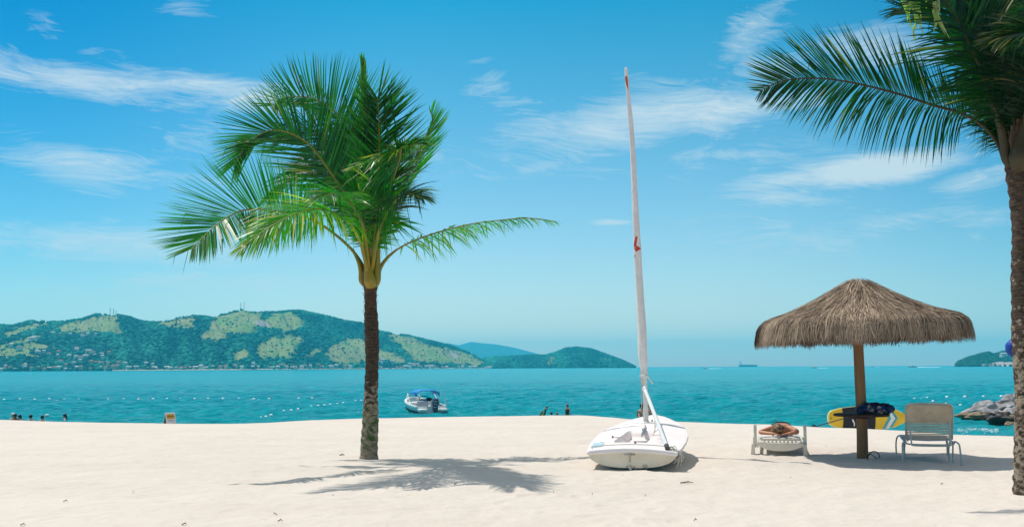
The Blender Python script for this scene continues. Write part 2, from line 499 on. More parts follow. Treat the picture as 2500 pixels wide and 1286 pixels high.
def np_mesh(name, V, Fq, material, parent=None, smooth=True, tint=None):
    """fast mesh from numpy arrays; Fq is (n, k) with one k for all faces"""
    me = bpy.data.meshes.new(name)
    V = np.asarray(V, dtype=np.float32).reshape(-1, 3); Fq = np.asarray(Fq, dtype=np.int32)
    n, k = Fq.shape
    me.vertices.add(len(V)); me.vertices.foreach_set('co', V.ravel())
    me.loops.add(n * k); me.loops.foreach_set('vertex_index', Fq.ravel())
    me.polygons.add(n)
    me.polygons.foreach_set('loop_start', np.arange(0, n * k, k, dtype=np.int32))
    me.polygons.foreach_set('loop_total', np.full(n, k, dtype=np.int32))
    me.polygons.foreach_set('use_smooth', np.full(n, smooth, dtype=bool))
    me.materials.append(M[material])
    me.update(calc_edges=True); me.validate()
    if tint is not None:
        a = me.color_attributes.new('tint', 'FLOAT_COLOR', 'POINT')
        arr = np.ones((len(V), 4), dtype=np.float32); arr[:, :tint.shape[1]] = tint
        a.data.foreach_set('color', arr.ravel())
    o = bpy.data.objects.new(name, me); COL.objects.link(o)
    if parent is not None: o.parent = parent
    return o

def grid_faces(nr, nc):
    i = np.arange(nr - 1)[:, None] * nc + np.arange(nc - 1)[None, :]
    i = i.ravel()
    return np.stack([i, i + 1, i + nc + 1, i + nc], 1)

def tag(o, label=None, cat=None, group=None, kind=None):
    if label: o['label'] = label
    if cat: o['category'] = cat
    if group: o['group'] = group
    if kind: o['kind'] = kind
    return o
def empty(name, loc, rz=0.0, label=None, cat=None, group=None):
    o = bpy.data.objects.new(name, None); COL.objects.link(o)
    o.location = loc; o.rotation_euler = (0, 0, rz)
    return tag(o, label, cat, group)
def copy_tree(o, parent=None):
    c = o.copy(); COL.objects.link(c); c.parent = parent
    for ch in [x for x in COL.objects if x.parent is o]:
        copy_tree(ch, c)
    return c

def hsh(ix, iy, seed):
    n = (ix.astype(np.int64) * 374761393 + iy.astype(np.int64) * 668265263 + seed * 1442695041) & 0x7fffffff
    n = (n ^ (n >> 13)) * 1274126177 & 0x7fffffff
    return ((n ^ (n >> 16)) & 0xffff) / 65535.0
def vn(x, y, seed=0):
    xi = np.floor(x); yi = np.floor(y); fx = x - xi; fy = y - yi
    fx = fx * fx * (3 - 2 * fx); fy = fy * fy * (3 - 2 * fy)
    a = hsh(xi, yi, seed); b = hsh(xi + 1, yi, seed); c = hsh(xi, yi + 1, seed); d = hsh(xi + 1, yi + 1, seed)
    return (a + (b - a) * fx) * (1 - fy) + (c + (d - c) * fx) * fy
def fbm(x, y, o=4, seed=0, g=.5):
    s = 0; a = 1; tot = 0
    for k in range(o):
        s = s + a * vn(x * 2 ** k + 17.3 * k, y * 2 ** k - 9.1 * k, seed + k); tot += a; a *= g
    return s / tot
def catmull(P, n):
    P = np.asarray([tuple(p) for p in P], dtype=float)
    Q = np.vstack([2 * P[0] - P[1], P, 2 * P[-1] - P[-2]])
    out = []
    seg = len(P) - 1
    for u in np.linspace(0, seg, n):
        i = min(int(u), seg - 1); t = u - i
        a, b, c, d = Q[i], Q[i + 1], Q[i + 2], Q[i + 3]
        out.append(.5 * (2 * b + (c - a) * t + (2 * a - 5 * b + 4 * c - d) * t * t + (3 * b - a - 3 * c + d) * t ** 3))
    return np.array(out)

M['leafold'] = leaf_mat('palm_leaf_deep_shade', (.004, .026, .013), (.014, .060, .022), (.24, .17, .05))  # darker copy of the leaf colour: the right crown's deep shade painted in

M['leafyoung'] = leaf_mat('palm_leaf_young', (.035, .17, .020), (.14, .40, .035), (.58, .38, .08))
# ================================================================ SETTING
# crest of the beach, read as the line where the flat sand starts to fall to the sea
CREST = [(-900, 1022), (-300, 1020), (0, 1021), (110, 1025), (240, 1028), (450, 1031), (560, 1031), (640, 1029), (760, 1022), (900, 1018), (1000, 1016), (1100, 1014), (1300, 1011), (1420, 1010),
         (1480, 1014), (1550, 1021), (1700, 1028), (1800, 1031), (1900, 1033), (2000, 1040), (2100, 1043), (2200, 1048), (2330, 1058), (2480, 1062), (2800, 1068), (3400, 1078)]
_cs, _cy = [], []
for (x, y) in CREST:
    q = gp(x, y + 1.5)
    _cs.append(q.x / q.y); _cy.append(q.y)
def crest_y(X, Y):
    return np.interp(X / np.maximum(Y, 1.0), _cs, _cy)
def ground_z(X, Y):
    X = np.asarray(X, dtype=float); Y = np.asarray(Y, dtype=float)
    d = Y - crest_y(X, Y) - .5
    z = -.105 * np.where(d > 6, d, np.log1p(np.exp(np.clip(d / .6, -30, 30))) * .6)
    rel = (fbm(X * 1.7, Y * 1.7, 3, 3) - .5) * .075 + (fbm(X * 5.5, Y * 5.5, 3, 9) - .5) * .026 + (fbm(X * .45, Y * .45, 2, 21) - .5) * .05
    return np.maximum(z, -4.0) + rel * np.clip((Y + 2) / 6, 0, 1) * np.clip((crest_y(X, Y) + 1 - Y) / 6 + .12, .12, 1)
def dents(X, Y, cell, size, depth, prob, seed):
    cx = np.floor(X / cell); cy = np.floor(Y / cell); out = np.zeros(X.shape)
    for i in (-1, 0, 1):
        for j in (-1, 0, 1):
            ax, ay = cx + i, cy + j
            ox = (ax + .15 + .7 * hsh(ax, ay, seed)) * cell; oy = (ay + .15 + .7 * hsh(ax, ay, seed + 1)) * cell
            an = hsh(ax, ay, seed + 2) * 3.1; on_ = (hsh(ax, ay, seed + 3) < prob) * (.4 + .6 * hsh(ax, ay, seed + 4))
            dx = (X - ox) * np.cos(an) + (Y - oy) * np.sin(an); dy = -(X - ox) * np.sin(an) + (Y - oy) * np.cos(an)
            d2 = (dx / size) ** 2 + (dy / (size * .5)) ** 2
            out += on_ * (-np.exp(-d2) + .45 * np.exp(-((np.sqrt(d2) - 1.5) / .4) ** 2))
    return out * depth
_ground_base = ground_z
def ground_z(X, Y):
    X = np.asarray(X, dtype=float); Y = np.asarray(Y, dtype=float)
    z = _ground_base(X, Y)
    busy = np.clip(fbm(X * .22, Y * .22, 3, 41) * 2.2 - .65, 0, 1)
    on_ = np.clip((crest_y(X, Y) - 1 - Y) / 3, 0, 1) * np.clip((Y - 4) / 3, 0, 1)
    return z + on_ * (dents(X, Y, .55, .14, .020, .55, 61) * busy + dents(X, Y, .21, .055, .007, .6, 71))
def gz(x, y): return float(ground_z(np.array([x]), np.array([y]))[0])

u = np.concatenate([[-14, -7, -3.5, -2, -1.4], np.linspace(-1, 1, 620), [1.4, 2, 3.5, 7, 14]])
ys = np.concatenate([[-90, -45, -20, -8, -2, 2, 4, 6, 7.5], 1 / np.linspace(1 / 8.5, 1 / 62, 700)])
YY = np.repeat(ys[:, None], len(u), 1)
XX = u[None, :] * .66 * np.maximum(YY, 8.5)
ZZ = ground_z(XX, YY)
beach = np_mesh('sand', np.stack([XX, YY, ZZ], -1), grid_faces(len(ys), len(u)), 'sand')
tag(beach, 'pale sand beach falling away to the sea', kind='structure')

# sea: finely waved near the shore, open water to the horizon
rng = np.random.default_rng(4)
u = np.concatenate([[-40, -8, -3, -1.6], np.linspace(-1, 1, 720), [1.6, 3, 8, 40]])
ys = np.concatenate([1 / np.linspace(1 / 34, 1 / 1500, 1050), [2200, 3500, 5500, 9000]])
YY = np.repeat(ys[:, None], len(u), 1)
XX = u[None, :] * .62 * YY
XX = np.clip(XX, -9500, 9500)
ZZ = np.zeros_like(YY)
for k in range(52):
    lam = 10 ** rng.uniform(math.log10(.5), math.log10(5))
    ang = rng.normal(-.45, .6)
    kx, ky = math.sin(ang) * 2 * math.pi / lam, -math.cos(ang) * 2 * math.pi / lam
    amp = .0068 * lam ** .62
    fade = np.clip((lam / (2.8e-5 * YY * YY + .01) - 2.4) / 1.6, 0, 1)
    ph = kx * XX + ky * YY + rng.uniform(0, 6.28) + 2.2 * (vn(XX * .08, YY * .08, k) - .5)
    s_ = np.sin(ph)
    ZZ += amp * (s_ + .35 * s_ * s_) * fade * (.5 + vn(XX * .05, YY * .09, 50 + k))
ZZ = ZZ * np.clip((YY - 36) / 18, .25, 1) * 1.15
sea = np_mesh('sea', np.stack([XX, YY, SEA + ZZ], -1), grid_faces(len(ys), len(u)), 'sea')
tag(sea, 'turquoise sea water with small ripples', kind='structure')

# hills -------------------------------------------------------------
def pip(px, py, poly):
    inside = np.zeros(px.shape, bool)
    n = len(poly)
    for i in range(n):
        x1, y1 = poly[i]; x2, y2 = poly[(i + 1) % n]
        if y1 == y2: continue
        c = ((y1 > py) != (y2 > py)) & (px < (x2 - x1) * (py - y1) / (y2 - y1) + x1)
        inside ^= c
    return inside
MEADOWS = [
 [(8, 816), (35, 799), (73, 793), (123, 784), (128, 791), (91, 803), (60, 810), (42, 818), (28, 824)],
 [(154, 790), (174, 784), (210, 779), (232, 773), (249, 768), (292, 770), (288, 792), (300, 809), (293, 816), (238, 811), (161, 813), (134, 806)],
 [(-40, 852), (42, 830), (70, 820), (104, 818), (108, 825), (90, 830), (63, 837), (28, 844), (0, 851)],
 [(-40, 856), (39, 848), (62, 850), (60, 838), (85, 835), (125, 842), (120, 850), (80, 855), (75, 862), (100, 867), (105, 871), (70, 873), (45, 868), (0, 875), (-40, 878)],
 [(367, 786), (404, 779), (454, 770), (474, 770), (474, 802), (447, 800), (437, 796), (415, 802), (398, 795)],
 [(504, 771), (541, 768), (591, 754), (620, 758), (650, 760), (632, 782), (622, 800), (634, 812), (601, 814), (562, 817), (552, 827), (527, 833), (507, 825), (486, 823), (514, 802), (513, 789), (524, 779)],
 [(663, 762), (712, 761), (740, 782), (746, 790), (733, 802), (715, 809), (678, 814), (690, 802), (659, 800), (620, 788), (634, 782), (656, 775)],
 [(628, 838), (659, 825), (706, 817), (743, 827), (729, 841), (719, 859), (716, 870), (698, 877), (684, 873), (659, 874), (635, 874), (629, 856)],
 [(737, 873), (779, 848), (788, 852), (779, 862), (751, 874)], [(700, 884), (712, 880), (714, 890), (699, 891)],
 [(575, 860), (600, 845), (612, 862), (596, 880), (572, 878)],
 [(792, 866), (818, 839), (849, 827), (874, 824), (893, 831), (927, 850), (942, 855), (972, 870), (995, 877), (985, 887), (940, 880), (900, 884), (850, 888), (810, 885), (805, 875)],
 [(948, 813), (972, 815), (997, 820), (1023, 832), (1054, 845), (1090, 849), (1118, 853), (1143, 862), (1171, 873), (1198, 889), (1156, 893), (1118, 889), (1080, 887), (1041, 885), (1015, 883), (995, 867), (979, 848), (956, 832)],
]
ROCKS = [[(618, 786), (640, 783), (662, 790), (658, 800), (634, 799)], [(84, 781), (105, 780), (100, 790), (82, 792)], [(1095, 860), (1105, 858), (1122, 870), (1112, 876)]]

class Hill:
    def __init__(s, name, prof, shore, width, seed, meadows=(), rocks=(), nu=520, nt=90, label='', spur=1.0, f_pow=.8, matname='hill'):
        s.seed = seed
        s.prof = np.array(prof, float); s.shore = np.array(shore, float); s.width = width
        s.spur = spur; s.f_pow = f_pow
        s.x0, s.x1 = s.prof[0, 0], s.prof[-1, 0]
        s.meadows, s.rocks = meadows, rocks
        U = np.linspace(s.x0, s.x1, nu); T = np.concatenate([np.linspace(-.03, 1, nt), np.linspace(1.05, 1.6, 10)])
        UU, TT = np.meshgrid(U, T)
        P = s.point(UU, TT)
        px, py = project(P)
        md, rk = s.masks(px, py)
        md = md * (TT <= 1.3)
        o = np_mesh(name, P, grid_faces(len(T), len(U)), matname, tint=np.stack([md.ravel(), rk.ravel()], 1))
        tag(o, label, kind='structure')
        s.obj = o
    def masks(s, px, py):
        jx = px + (fbm(px * .10, py * .16, 5, 5, .65) - .5) * 26; jy = py + (fbm(px * .10 + 50, py * .16, 5, 6, .65) - .5) * 16
        md = np.zeros(px.shape)
        for q, (ox, oy) in enumerate([(0, 0), (5, 1.5), (-4.5, -2), (1.5, -3.5), (-2, 3.5), (7, -1), (-7, 1)]):
            m1 = np.zeros(px.shape)
            for poly in s.meadows: m1 = np.maximum(m1, pip(jx + ox, jy + oy, poly).astype(float))
            md += m1 / 7.0
        rk = np.zeros(px.shape)
        for poly in s.rocks: rk = np.maximum(rk, pip(jx, jy, poly).astype(float))
        return md, rk
    def point(s, UU, TT):
        ysh = np.interp(UU, s.shore[:, 0], s.shore[:, 1]); w = s.width
        Y = ysh + TT * w
        top = np.interp(UU, s.prof[:, 0], s.prof[:, 1])
        # height of the ridge at its own depth
        ang = (896 - .004363 * (UU - 1250) - top) / F / math.cos(PITCH) ** 2
        hr = ang * (ysh + w) - SEA + EYE
        hr = np.maximum(hr, 1.0)
        ta = np.clip(TT, 0, 1)
        f = np.sin(ta * math.pi / 2) ** (s.f_pow * 1.25)
        f = np.where(TT > 1, 1 - (TT - 1) * 1.3, f)
        sx = UU / 60.0 + TT * .7
        sp_ = (fbm(sx, TT * 2.0 + 3, 4, s.seed) - .5) * 2
        f = f + s.spur * .30 * sp_ * np.sin(np.clip(TT, 0, 1) * math.pi) ** 1.0
        z = SEA + hr * f
        cap = EYE + ang * Y * (.86 + .14 * np.clip(TT, 0, 1) ** .7)
        z = np.where(TT < 1, np.minimum(z, cap), z)
        z = np.where(TT <= 0, SEA + TT * 60, z)
        X = (UU - 1250) / F / math.cos(PITCH) * 1.0 * Y
        # small correction so that column UU stays at image column UU for this view pitch
        X = X / (1 + 0 * Y)
        return np.stack([X, Y, z], -1)
    def at_px(s, x, y):
        T = np.linspace(0.0, 1, 200)
        P = s.point(np.full(200, float(x)), T)
        _, py = project(P)
        ok = np.where(py <= y)[0]
        i = ok[0] if len(ok) else 199
        return P[i]
    def forest(s, name, n, rad, material, label, prob_meadow=.09, yb=None):
        r = np.random.default_rng(s.seed + 7)
        UU = r.uniform(s.x0, s.x1, n); TT = np.sqrt(r.uniform(0, 1, n)) * .5 + r.uniform(0, .55, n)
        TT = np.clip(r.uniform(0, 1.06, n) ** .9, .0, 1.06)
        P = s.point(UU, TT); px, py = project(P)
        md, rk = s.masks(px, py)
        keep = (r.uniform(0, 1, n) < np.maximum(1 - 1.15 * md, prob_meadow)) & (rk < .5)
        P = P[keep]; UU = UU[keep]; px = px[keep]; py = py[keep]; md = md[keep]
        k = len(P)
        ph = (1 + 5 ** .5) / 2
        ico = np.array([(-1, ph, 0), (1, ph, 0), (-1, -ph, 0), (1, -ph, 0), (0, -1, ph), (0, 1, ph), (0, -1, -ph), (0, 1, -ph), (ph, 0, -1), (ph, 0, 1), (-ph, 0, -1), (-ph, 0, 1)]) / math.sqrt(1 + ph * ph)
        fi = np.array([(0, 11, 5), (0, 5, 1), (0, 1, 7), (0, 7, 10), (0, 10, 11), (1, 5, 9), (5, 11, 4), (11, 10, 2), (10, 7, 6), (7, 1, 8), (3, 9, 4), (3, 4, 2), (3, 2, 6), (3, 6, 8), (3, 8, 9), (4, 9, 5), (2, 4, 11), (6, 2, 10), (8, 6, 7), (9, 8, 1)])
        # 42-vertex ball for rounder crowns
        vv = [tuple(q) for q in ico]; cache = {}; f2 = [tuple(q) for q in fi]
        def midp(a, b):
            key = (min(a, b), max(a, b))
            if key not in cache:
                q = np.array(vv[a]) + np.array(vv[b]); vv.append(tuple(q / np.linalg.norm(q))); cache[key] = len(vv) - 1
            return cache[key]
        ball = np.array(vv); f2 = np.array(f2)
        sz = rad * r.uniform(.55, 1.35, k) * np.where(md > .5, r.uniform(.25, .7, k), 1)
        jit = 1 + .38 * (r.uniform(0, 1, (k, len(ball))) - .5)
        V = ball[None] * jit[..., None] * sz[:, None, None] * np.array([1, 1, .85]) + P[:, None, :] + np.array([0, 0, .35]) * sz[:, None, None]
        FF = (f2[None] + (np.arange(k) * len(ball))[:, None, None]).reshape(-1, 3)
        clump = fbm(UU * .035, P[:, 2] * .03, 3, 11)
        tint = np.clip(r.uniform(-.35, .75, k) + (clump - .45) * 1.6, 0, 1)
        tt = np.repeat(tint, len(ball))[:, None]
        o = np_mesh(name, V.reshape(-1, 3), FF, material, tint=tt, smooth=True)
        tag(o, label, 'forest', kind='stuff')
        return o

H1 = Hill('hills', [(-260, 812), (-120, 795), (0, 795), (35, 798), (75, 787), (95, 785), (120, 789), (165, 787), (205, 781), (240, 770), (290, 772), (320, 776), (345, 786), (370, 789), (420, 783), (445, 776),
                    (475, 773), (520, 777), (560, 767), (592, 758), (620, 763), (660, 765), (700, 762), (730, 760), (760, 766), (800, 774), (840, 785), (880, 790), (905, 798), (930, 811), (960, 816), (1000, 821),
                    (1050, 833), (1100, 845), (1150, 864), (1180, 881), (1205, 893), (1222, 896)],
          [(-260, 1500), (0, 1520), (600, 1650), (1000, 2100), (1222, 2500)], 620, 31, MEADOWS, ROCKS, 900, 150,
          'green hilly island with meadows across the bay')
H1.forest('forest', 40000, 3.1, 'forest', 'dense forest patches covering the long green hill')
H2 = Hill('hills', [(1150, 899), (1180, 876), (1210, 871), (1240, 871), (1290, 868), (1330, 868), (1355, 861), (1380, 851), (1405, 849), (1440, 853), (1480, 867), (1520, 882), (1546, 895)],
          [(1150, 2900), (1546, 2600)], 500, 57, [[(1335, 872), (1352, 864), (1356, 880), (1345, 893), (1340, 893)], [(1450, 862), (1480, 868), (1500, 880), (1470, 874)]], [], 300, 60, 'smaller wooded headland right of the long hill', spur=.6)
H2.forest('forest', 12000, 3.2, 'forest', 'dense forest covering the smaller wooded headland', .3)
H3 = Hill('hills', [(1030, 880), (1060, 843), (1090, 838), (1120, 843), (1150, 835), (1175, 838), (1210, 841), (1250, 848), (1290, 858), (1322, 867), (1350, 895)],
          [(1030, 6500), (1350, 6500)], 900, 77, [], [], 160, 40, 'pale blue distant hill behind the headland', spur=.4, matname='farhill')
H4 = Hill('hills', [(2322, 892), (2330, 884), (2350, 876), (2380, 867), (2400, 862), (2415, 867), (2435, 861), (2455, 857), (2480, 858), (2520, 852), (2580, 850), (2700, 855), (2900, 880)],
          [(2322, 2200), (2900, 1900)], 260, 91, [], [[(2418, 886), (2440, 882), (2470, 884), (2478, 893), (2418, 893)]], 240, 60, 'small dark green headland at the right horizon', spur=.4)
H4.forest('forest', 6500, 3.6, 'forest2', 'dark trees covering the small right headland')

# pale shoreline strip of the far beach and the boulders at the right headland
b = MB(); row = []
for x in range(285, 1205, 12):
    w0 = H1.point(np.array(float(x)), np.array(-.004)); w1 = H1.point(np.array(float(x)), np.array(.008))
    row.append((w0, w1))
vs = []
for (a, c) in row:
    vs += [(a[0], a[1] - 4, SEA - .3), (a[0], a[1] - 3, SEA + 1.3), (c[0], c[1] + 3, SEA + 2.2)]
fs = []
for i in range(len(row) - 1):
    for k in range(2): fs.append((i * 3 + k, i * 3 + 3 + k, i * 3 + 4 + k, i * 3 + 1 + k))
tag(b.add(vs, fs).build('beach', 'beachfar'), 'thin pale beach under the far village', kind='structure')

rr = random.Random(5)
def rocky(c, r, seed, rot=(0, 0, 0), nu=20, nv=14, amp=.28, fr=1.3):
    mb = MB()
    def fn(d):
        q = d * fr + Vector((seed * 3.7, seed * 1.9, seed))
        k = 1 + amp * 2 * (mnoise.noise(q)) + amp * .6 * mnoise.noise(q * 2.3)
        return k - .10 * abs(mnoise.noise(q * 1.3 + Vector((5, 5, 5))))
    return mb.ball(c, r, nu, nv, rot, fn)
for i, (x, w, lab) in enumerate([(2388, 14, 'pale boulder at the left end of the small right headland'), (2400, 7, 'small pale boulder second from left under the right headland'),
                                 (2409, 6, 'tiny pale boulder in the middle of the right headland shore'), (2422, 13, 'wide pale boulder by the grey slab on the right headland'),
                                 (2462, 10, 'low pale boulder under the right headland, right of the slab')]):
    q = H4.point(np.array(float(x)), np.array(0.0))
    D = q[1] - 6
    s_ = D / F
    o = rocky((q[0], D, SEA + 1), (w * s_ * .5, 5, 4.2), i + 3, nu=14, nv=9).build('boulder', 'rock', loc=(q[0], D, SEA))
    tag(o, lab, 'rock', 'boulders along the right headland shore')

# far village: little houses, each a thing of walls, roof, windows
def make_house(wm, rm, kind):
    root = empty('house', (0, 0, 0), cat='house')
    w, d, h = ((9, 7, 4.2), (13, 8, 3.8), (8, 7, 6.2))[kind]
    MB().box((0, 0, h / 2 - 2), (w, d, h + 4)).build('wall', wm, root, smooth=False)
    r = MB()
    e = .6; rh = (2.0, 1.7, 2.2)[kind]
    r.add([(-w / 2 - e, -d / 2 - e, h + .02), (w / 2 + e, -d / 2 - e, h + .02), (w / 2 + e, d / 2 + e, h + .02), (-w / 2 - e, d / 2 + e, h + .02), (-w / 2 + 1.5, 0, h + rh), (w / 2 - 1.5, 0, h + rh)],
          [(0, 3, 2, 1), (0, 1, 5, 4), (2, 3, 4, 5), (1, 2, 5), (3, 0, 4)])
    r.build('roof', rm, root, smooth=False)
    rows = [1.6] if kind < 2 else [1.5, 4.4]
    for zz in rows:
        for k in range(3 if kind != 1 else 4):
            xx = -w / 2 + (k + .5) * w / (3 if kind != 1 else 4)
            MB().box((xx, -d / 2 - .03, zz), (1.3, .1, 1.3)).build('window', 'pane', root, smooth=False)
    return root
protos = [make_house('wallw', 'roofg', 0), make_house('wallw', 'roofr', 1), make_house('wallp', 'roofr', 0), make_house('wallc', 'roofr', 2), make_house('wallw', 'roofg', 2), make_house('wallw', 'roofg', 1)]
names = {0: ('small white house with grey roof', 0), 1: ('wide white house with red roof', 1), 2: ('small pink house with red roof', 0), 3: ('tall cream house with red roof', 2), 4: ('tall white house with grey roof', 2), 5: ('wide white house with grey roof', 1)}
UP = [(97, 827, 5), (90, 831, 5), (140, 818, 0), (158, 819, 2), (182, 820, 0), (212, 816, 2), (212, 823, 5), (224, 819, 0), (243, 821, 4), (41, 846, 0), (62, 853, 1), (106, 863, 5), (121, 861, 0), (133, 867, 1),
      (144, 855, 2), (156, 863, 2), (154, 872, 4), (198, 853, 1), (200, 858, 0), (228, 861, 5), (238, 865, 1), (243, 871, 0), (260, 867, 5), (262, 876, 4), (278, 865, 2), (198, 877, 4), (209, 878, 1), (222, 873, 5),
      (182, 873, 0), (162, 885, 1), (209, 883, 0), (194, 888, 5), (236, 888, 2), (247, 888, 2), (258, 890, 1), (276, 894, 3), (301, 891, 2), (175, 894, 2), (318, 892, 0), (30, 899, 4), (78, 893, 0), (76, 896, 1),
      (926, 884, 0), (937, 882, 5), (963, 885, 5), (935, 888, 0), (368, 891, 0), (384, 895, 4), (626, 893, 0), (1014, 892, 1), (1021, 893, 0), (1003, 892, 5)]
SH = [5, 18, 27, 40, 55, 74, 92, 112, 124, 134, 148, 160, 176, 200, 213, 232, 258, 272, 288, 299, 325, 345, 371, 389, 393, 418, 428, 440, 452, 463, 476, 486, 499, 512, 530, 547, 560, 585, 597,
      623, 636, 660, 672, 684, 695, 706, 718, 727, 743, 752, 763, 780, 790, 806, 815, 824, 846, 861, 931, 970, 980, 992, 1002, 1012, 1022, 1030, 1038, 1047, 1056, 1063, 1083, 1091, 1119, 1131, 1148, 1160, 1183, 1192, 1198]
spots = [(x, y, k, 'up') for (x, y, k) in UP] + [(x + rr.uniform(-2, 2), None, rr.choice([0, 1, 2, 3, 4, 5, 5, 0]), 'shore') for x in SH]
first = [True] * 6
for (x, y, k, where) in spots:
    if where == 'up':
        q = H1.at_px(x, y)
    else:
        q = H1.point(np.array(float(x)), np.array(.012 + rr.uniform(0, .02)))
    if first[k]: o = protos[k]; first[k] = False
    else: o = copy_tree(protos[k])
    o.location = (q[0], q[1] - (7 if where == 'up' else 7), q[2] + (1.6 if where == 'up' else .2))
    s_ = rr.uniform(.45, .72) * (q[1] / 1650) ** .6
    o.scale = (s_, s_, s_)
    o.rotation_euler = (0, 0, rr.uniform(-.5, .5) + math.atan2(-q[0], q[1]))
    if where == 'up': pl = 'up on the wooded slope of the far hill' if x < 600 else 'above the far waterfront right of the palm trunk' if x > 920 else 'above the far waterfront left of the palm trunk'
    else: pl = 'on the far shore at the left' if x < 300 else 'on the far shore left of the palm trunk' if x < 900 else 'on the far shore right of the palm trunk'
    tag(o, names[k][0] + ' ' + pl, 'house', names[k][0] + 's ' + pl)
# white house on the right headland
q = H4.at_px(2430, 873)
o = copy_tree(protos[5]); o.location = (q[0], q[1] - 16, q[2] + 5); o.scale = (1.1, 1.1, 1.1)
tag(o, 'white house among the dark trees of the right headland', 'house'); 
if 'group' in o: del o['group']

# radio masts on the ridge
for (x, y0, y1, lab) in [(273, 750, 772, 'tallest lattice mast on the left summit'), (281, 753, 772, 'middle thin mast on the left summit'), (287, 757, 772, 'shortest mast of three on the left summit'),
                         (590, 738, 759, 'left one of two thin masts on the central summit'), (598, 736, 759, 'right one of two thin masts on the central summit')]:
    q = H1.point(np.array(float(x)), np.array(1.0)); Y = float(q[1])
    a = at(x, y0, Y); zb = float(q[2]) - 1
    rt = empty('radio_mast', (q[0], Y, zb), label=lab, cat='mast', group='masts on the far ridge')
    hh = a.z - zb; w = .75
    leg = MB(); br = MB()
    for (i, j) in ((-1, -1), (1, -1), (1, 1), (-1, 1)):
        leg.tube([(i * w, j * w, 0), (i * w * .5, j * w * .5, hh)], .11, 5)
    nn = 7
    for k in range(nn):
        z0, z1 = hh * k / nn, hh * (k + 1) / nn; s0, s1 = w * (1 - .5 * k / nn), w * (1 - .5 * (k + 1) / nn)
        for sg in (-1, 1):
            br.tube([(-s0, sg * s0, z0), (s1, sg * s1, z1)], .06, 4); br.tube([(sg * s0, -s0, z0), (sg * s1, s1, z1)], .06, 4)
    leg.build('mast_legs', 'mast', rt); br.build('bracing', 'mast', rt)

# offshore traffic --------------------------------------------------
def seapt(x, D):
    d = ray(x, 643); return Vector((d.x / d.y * D, D, SEA))
c = seapt(1819, 5200)
ship = empty('cargo_ship', c, 0.0, 'long dark cargo ship with white bridge at its left end on the horizon', 'ship')
MB().prism([(-46, -2), (-43, 0), (-46, 9), (41, 9), (48, 11.5), (43, 0), (43, -2)], 14, Matrix.Rotation(R(90), 4, 'X')).build('hull', 'shipred', ship, smooth=False)
b = MB().box((-37, 0, 14), (9, 12, 9)).box((-38, 0, 20), (5, 9, 4)).build('bridge', 'white', ship, smooth=False)
MB().box((-40, 0, 25), (2.5, 3, 6)).build('funnel', 'shipred', b, smooth=False)
MB().box((3, 0, 9.8), (60, 11, 1.2)).build('hatch', 'rockdark', ship, smooth=False)
MB().tube([(40, 0, 10), (40, 0, 18)], .7, 6).build('foremast', 'white', ship)
for (x, D, sc_, wk, lab) in [(2216, 1500, 1.25, 62, 'larger white motor cruiser with a long wake near the right headland'), (1980, 1350, .8, 28, 'small white speedboat with spray between ship and thatched parasol'),
                             (1716, 1300, .7, 34, 'small white speedboat left of the cargo ship'), (2121, 2200, .9, 10, 'tiny white boat on the horizon just right of the parasol post')]:
    c = seapt(x, D)
    rt = empty('speedboat', c, 0, lab, 'boat', 'white boats crossing the bay')
    rt.scale = (sc_ * 1.3,) * 3
    h = MB(); ns = 9
    for k in range(ns):
        u_ = k / (ns - 1); xx = 4.2 - 8.4 * u_
        wd = 1.3 * math.sin(min(1, u_ * 1.5 + .06) * math.pi / 2); dz = .35 * (1 - u_)
        h.v += [(xx, -wd, 1.0 + dz), (xx, -wd * .6, -.1), (xx, wd * .6, -.1), (xx, wd, 1.0 + dz)]
    for k in range(ns - 1):
        for j in range(4):
            j2 = (j + 1) % 4; h.f.append((k * 4 + j, k * 4 + j2, k * 4 + 4 + j2, k * 4 + 4 + j))
    h.f += [(0, 1, 2, 3), (35, 34, 33, 32)]
    # bow to the left
    h.v = [(-a_, b_, c_) for (a_, b_, c_) in h.v]
    h.build('hull', 'white', rt)
    cb = MB().box((.2, 0, 1.6), (3.2, 1.7, 1.1), bev=.25).build('cabin', 'white', rt)
    MB().box((-.2, -.86, 1.75), (2.2, .06, .4)).build('window', 'pane', cb, smooth=False)
    wm = MB(); n_ = 26
    wl = wk / F * D
    for k in range(n_):
        u_ = k / (n_ - 1); xx = c.x + 2 + wl * u_
        ww = 1.5 + 4 * u_; hh = (1.3 * math.exp(-u_ * 7) + .28) * sc_ * (1 + .5 * rr.random())
        wm.v += [(xx, c.y - ww, SEA - .2), (xx, c.y - ww * .3, SEA + hh), (xx, c.y + ww * .3, SEA + hh * .9), (xx, c.y + ww, SEA - .2)]
    for k in range(n_ - 1):
        for j in range(3): wm.f.append((k * 4 + j, k * 4 + 4 + j, k * 4 + 5 + j, k * 4 + 1 + j))
    tag(wm.build('water', 'foam'), 'white wake behind ' + lab.split(' with')[0], kind='structure')
# ================================================================ PALMS
G = np.array([0, 0, -1.0])
def nrm(v): return v / (np.linalg.norm(v, axis=-1, keepdims=True) + 1e-9)

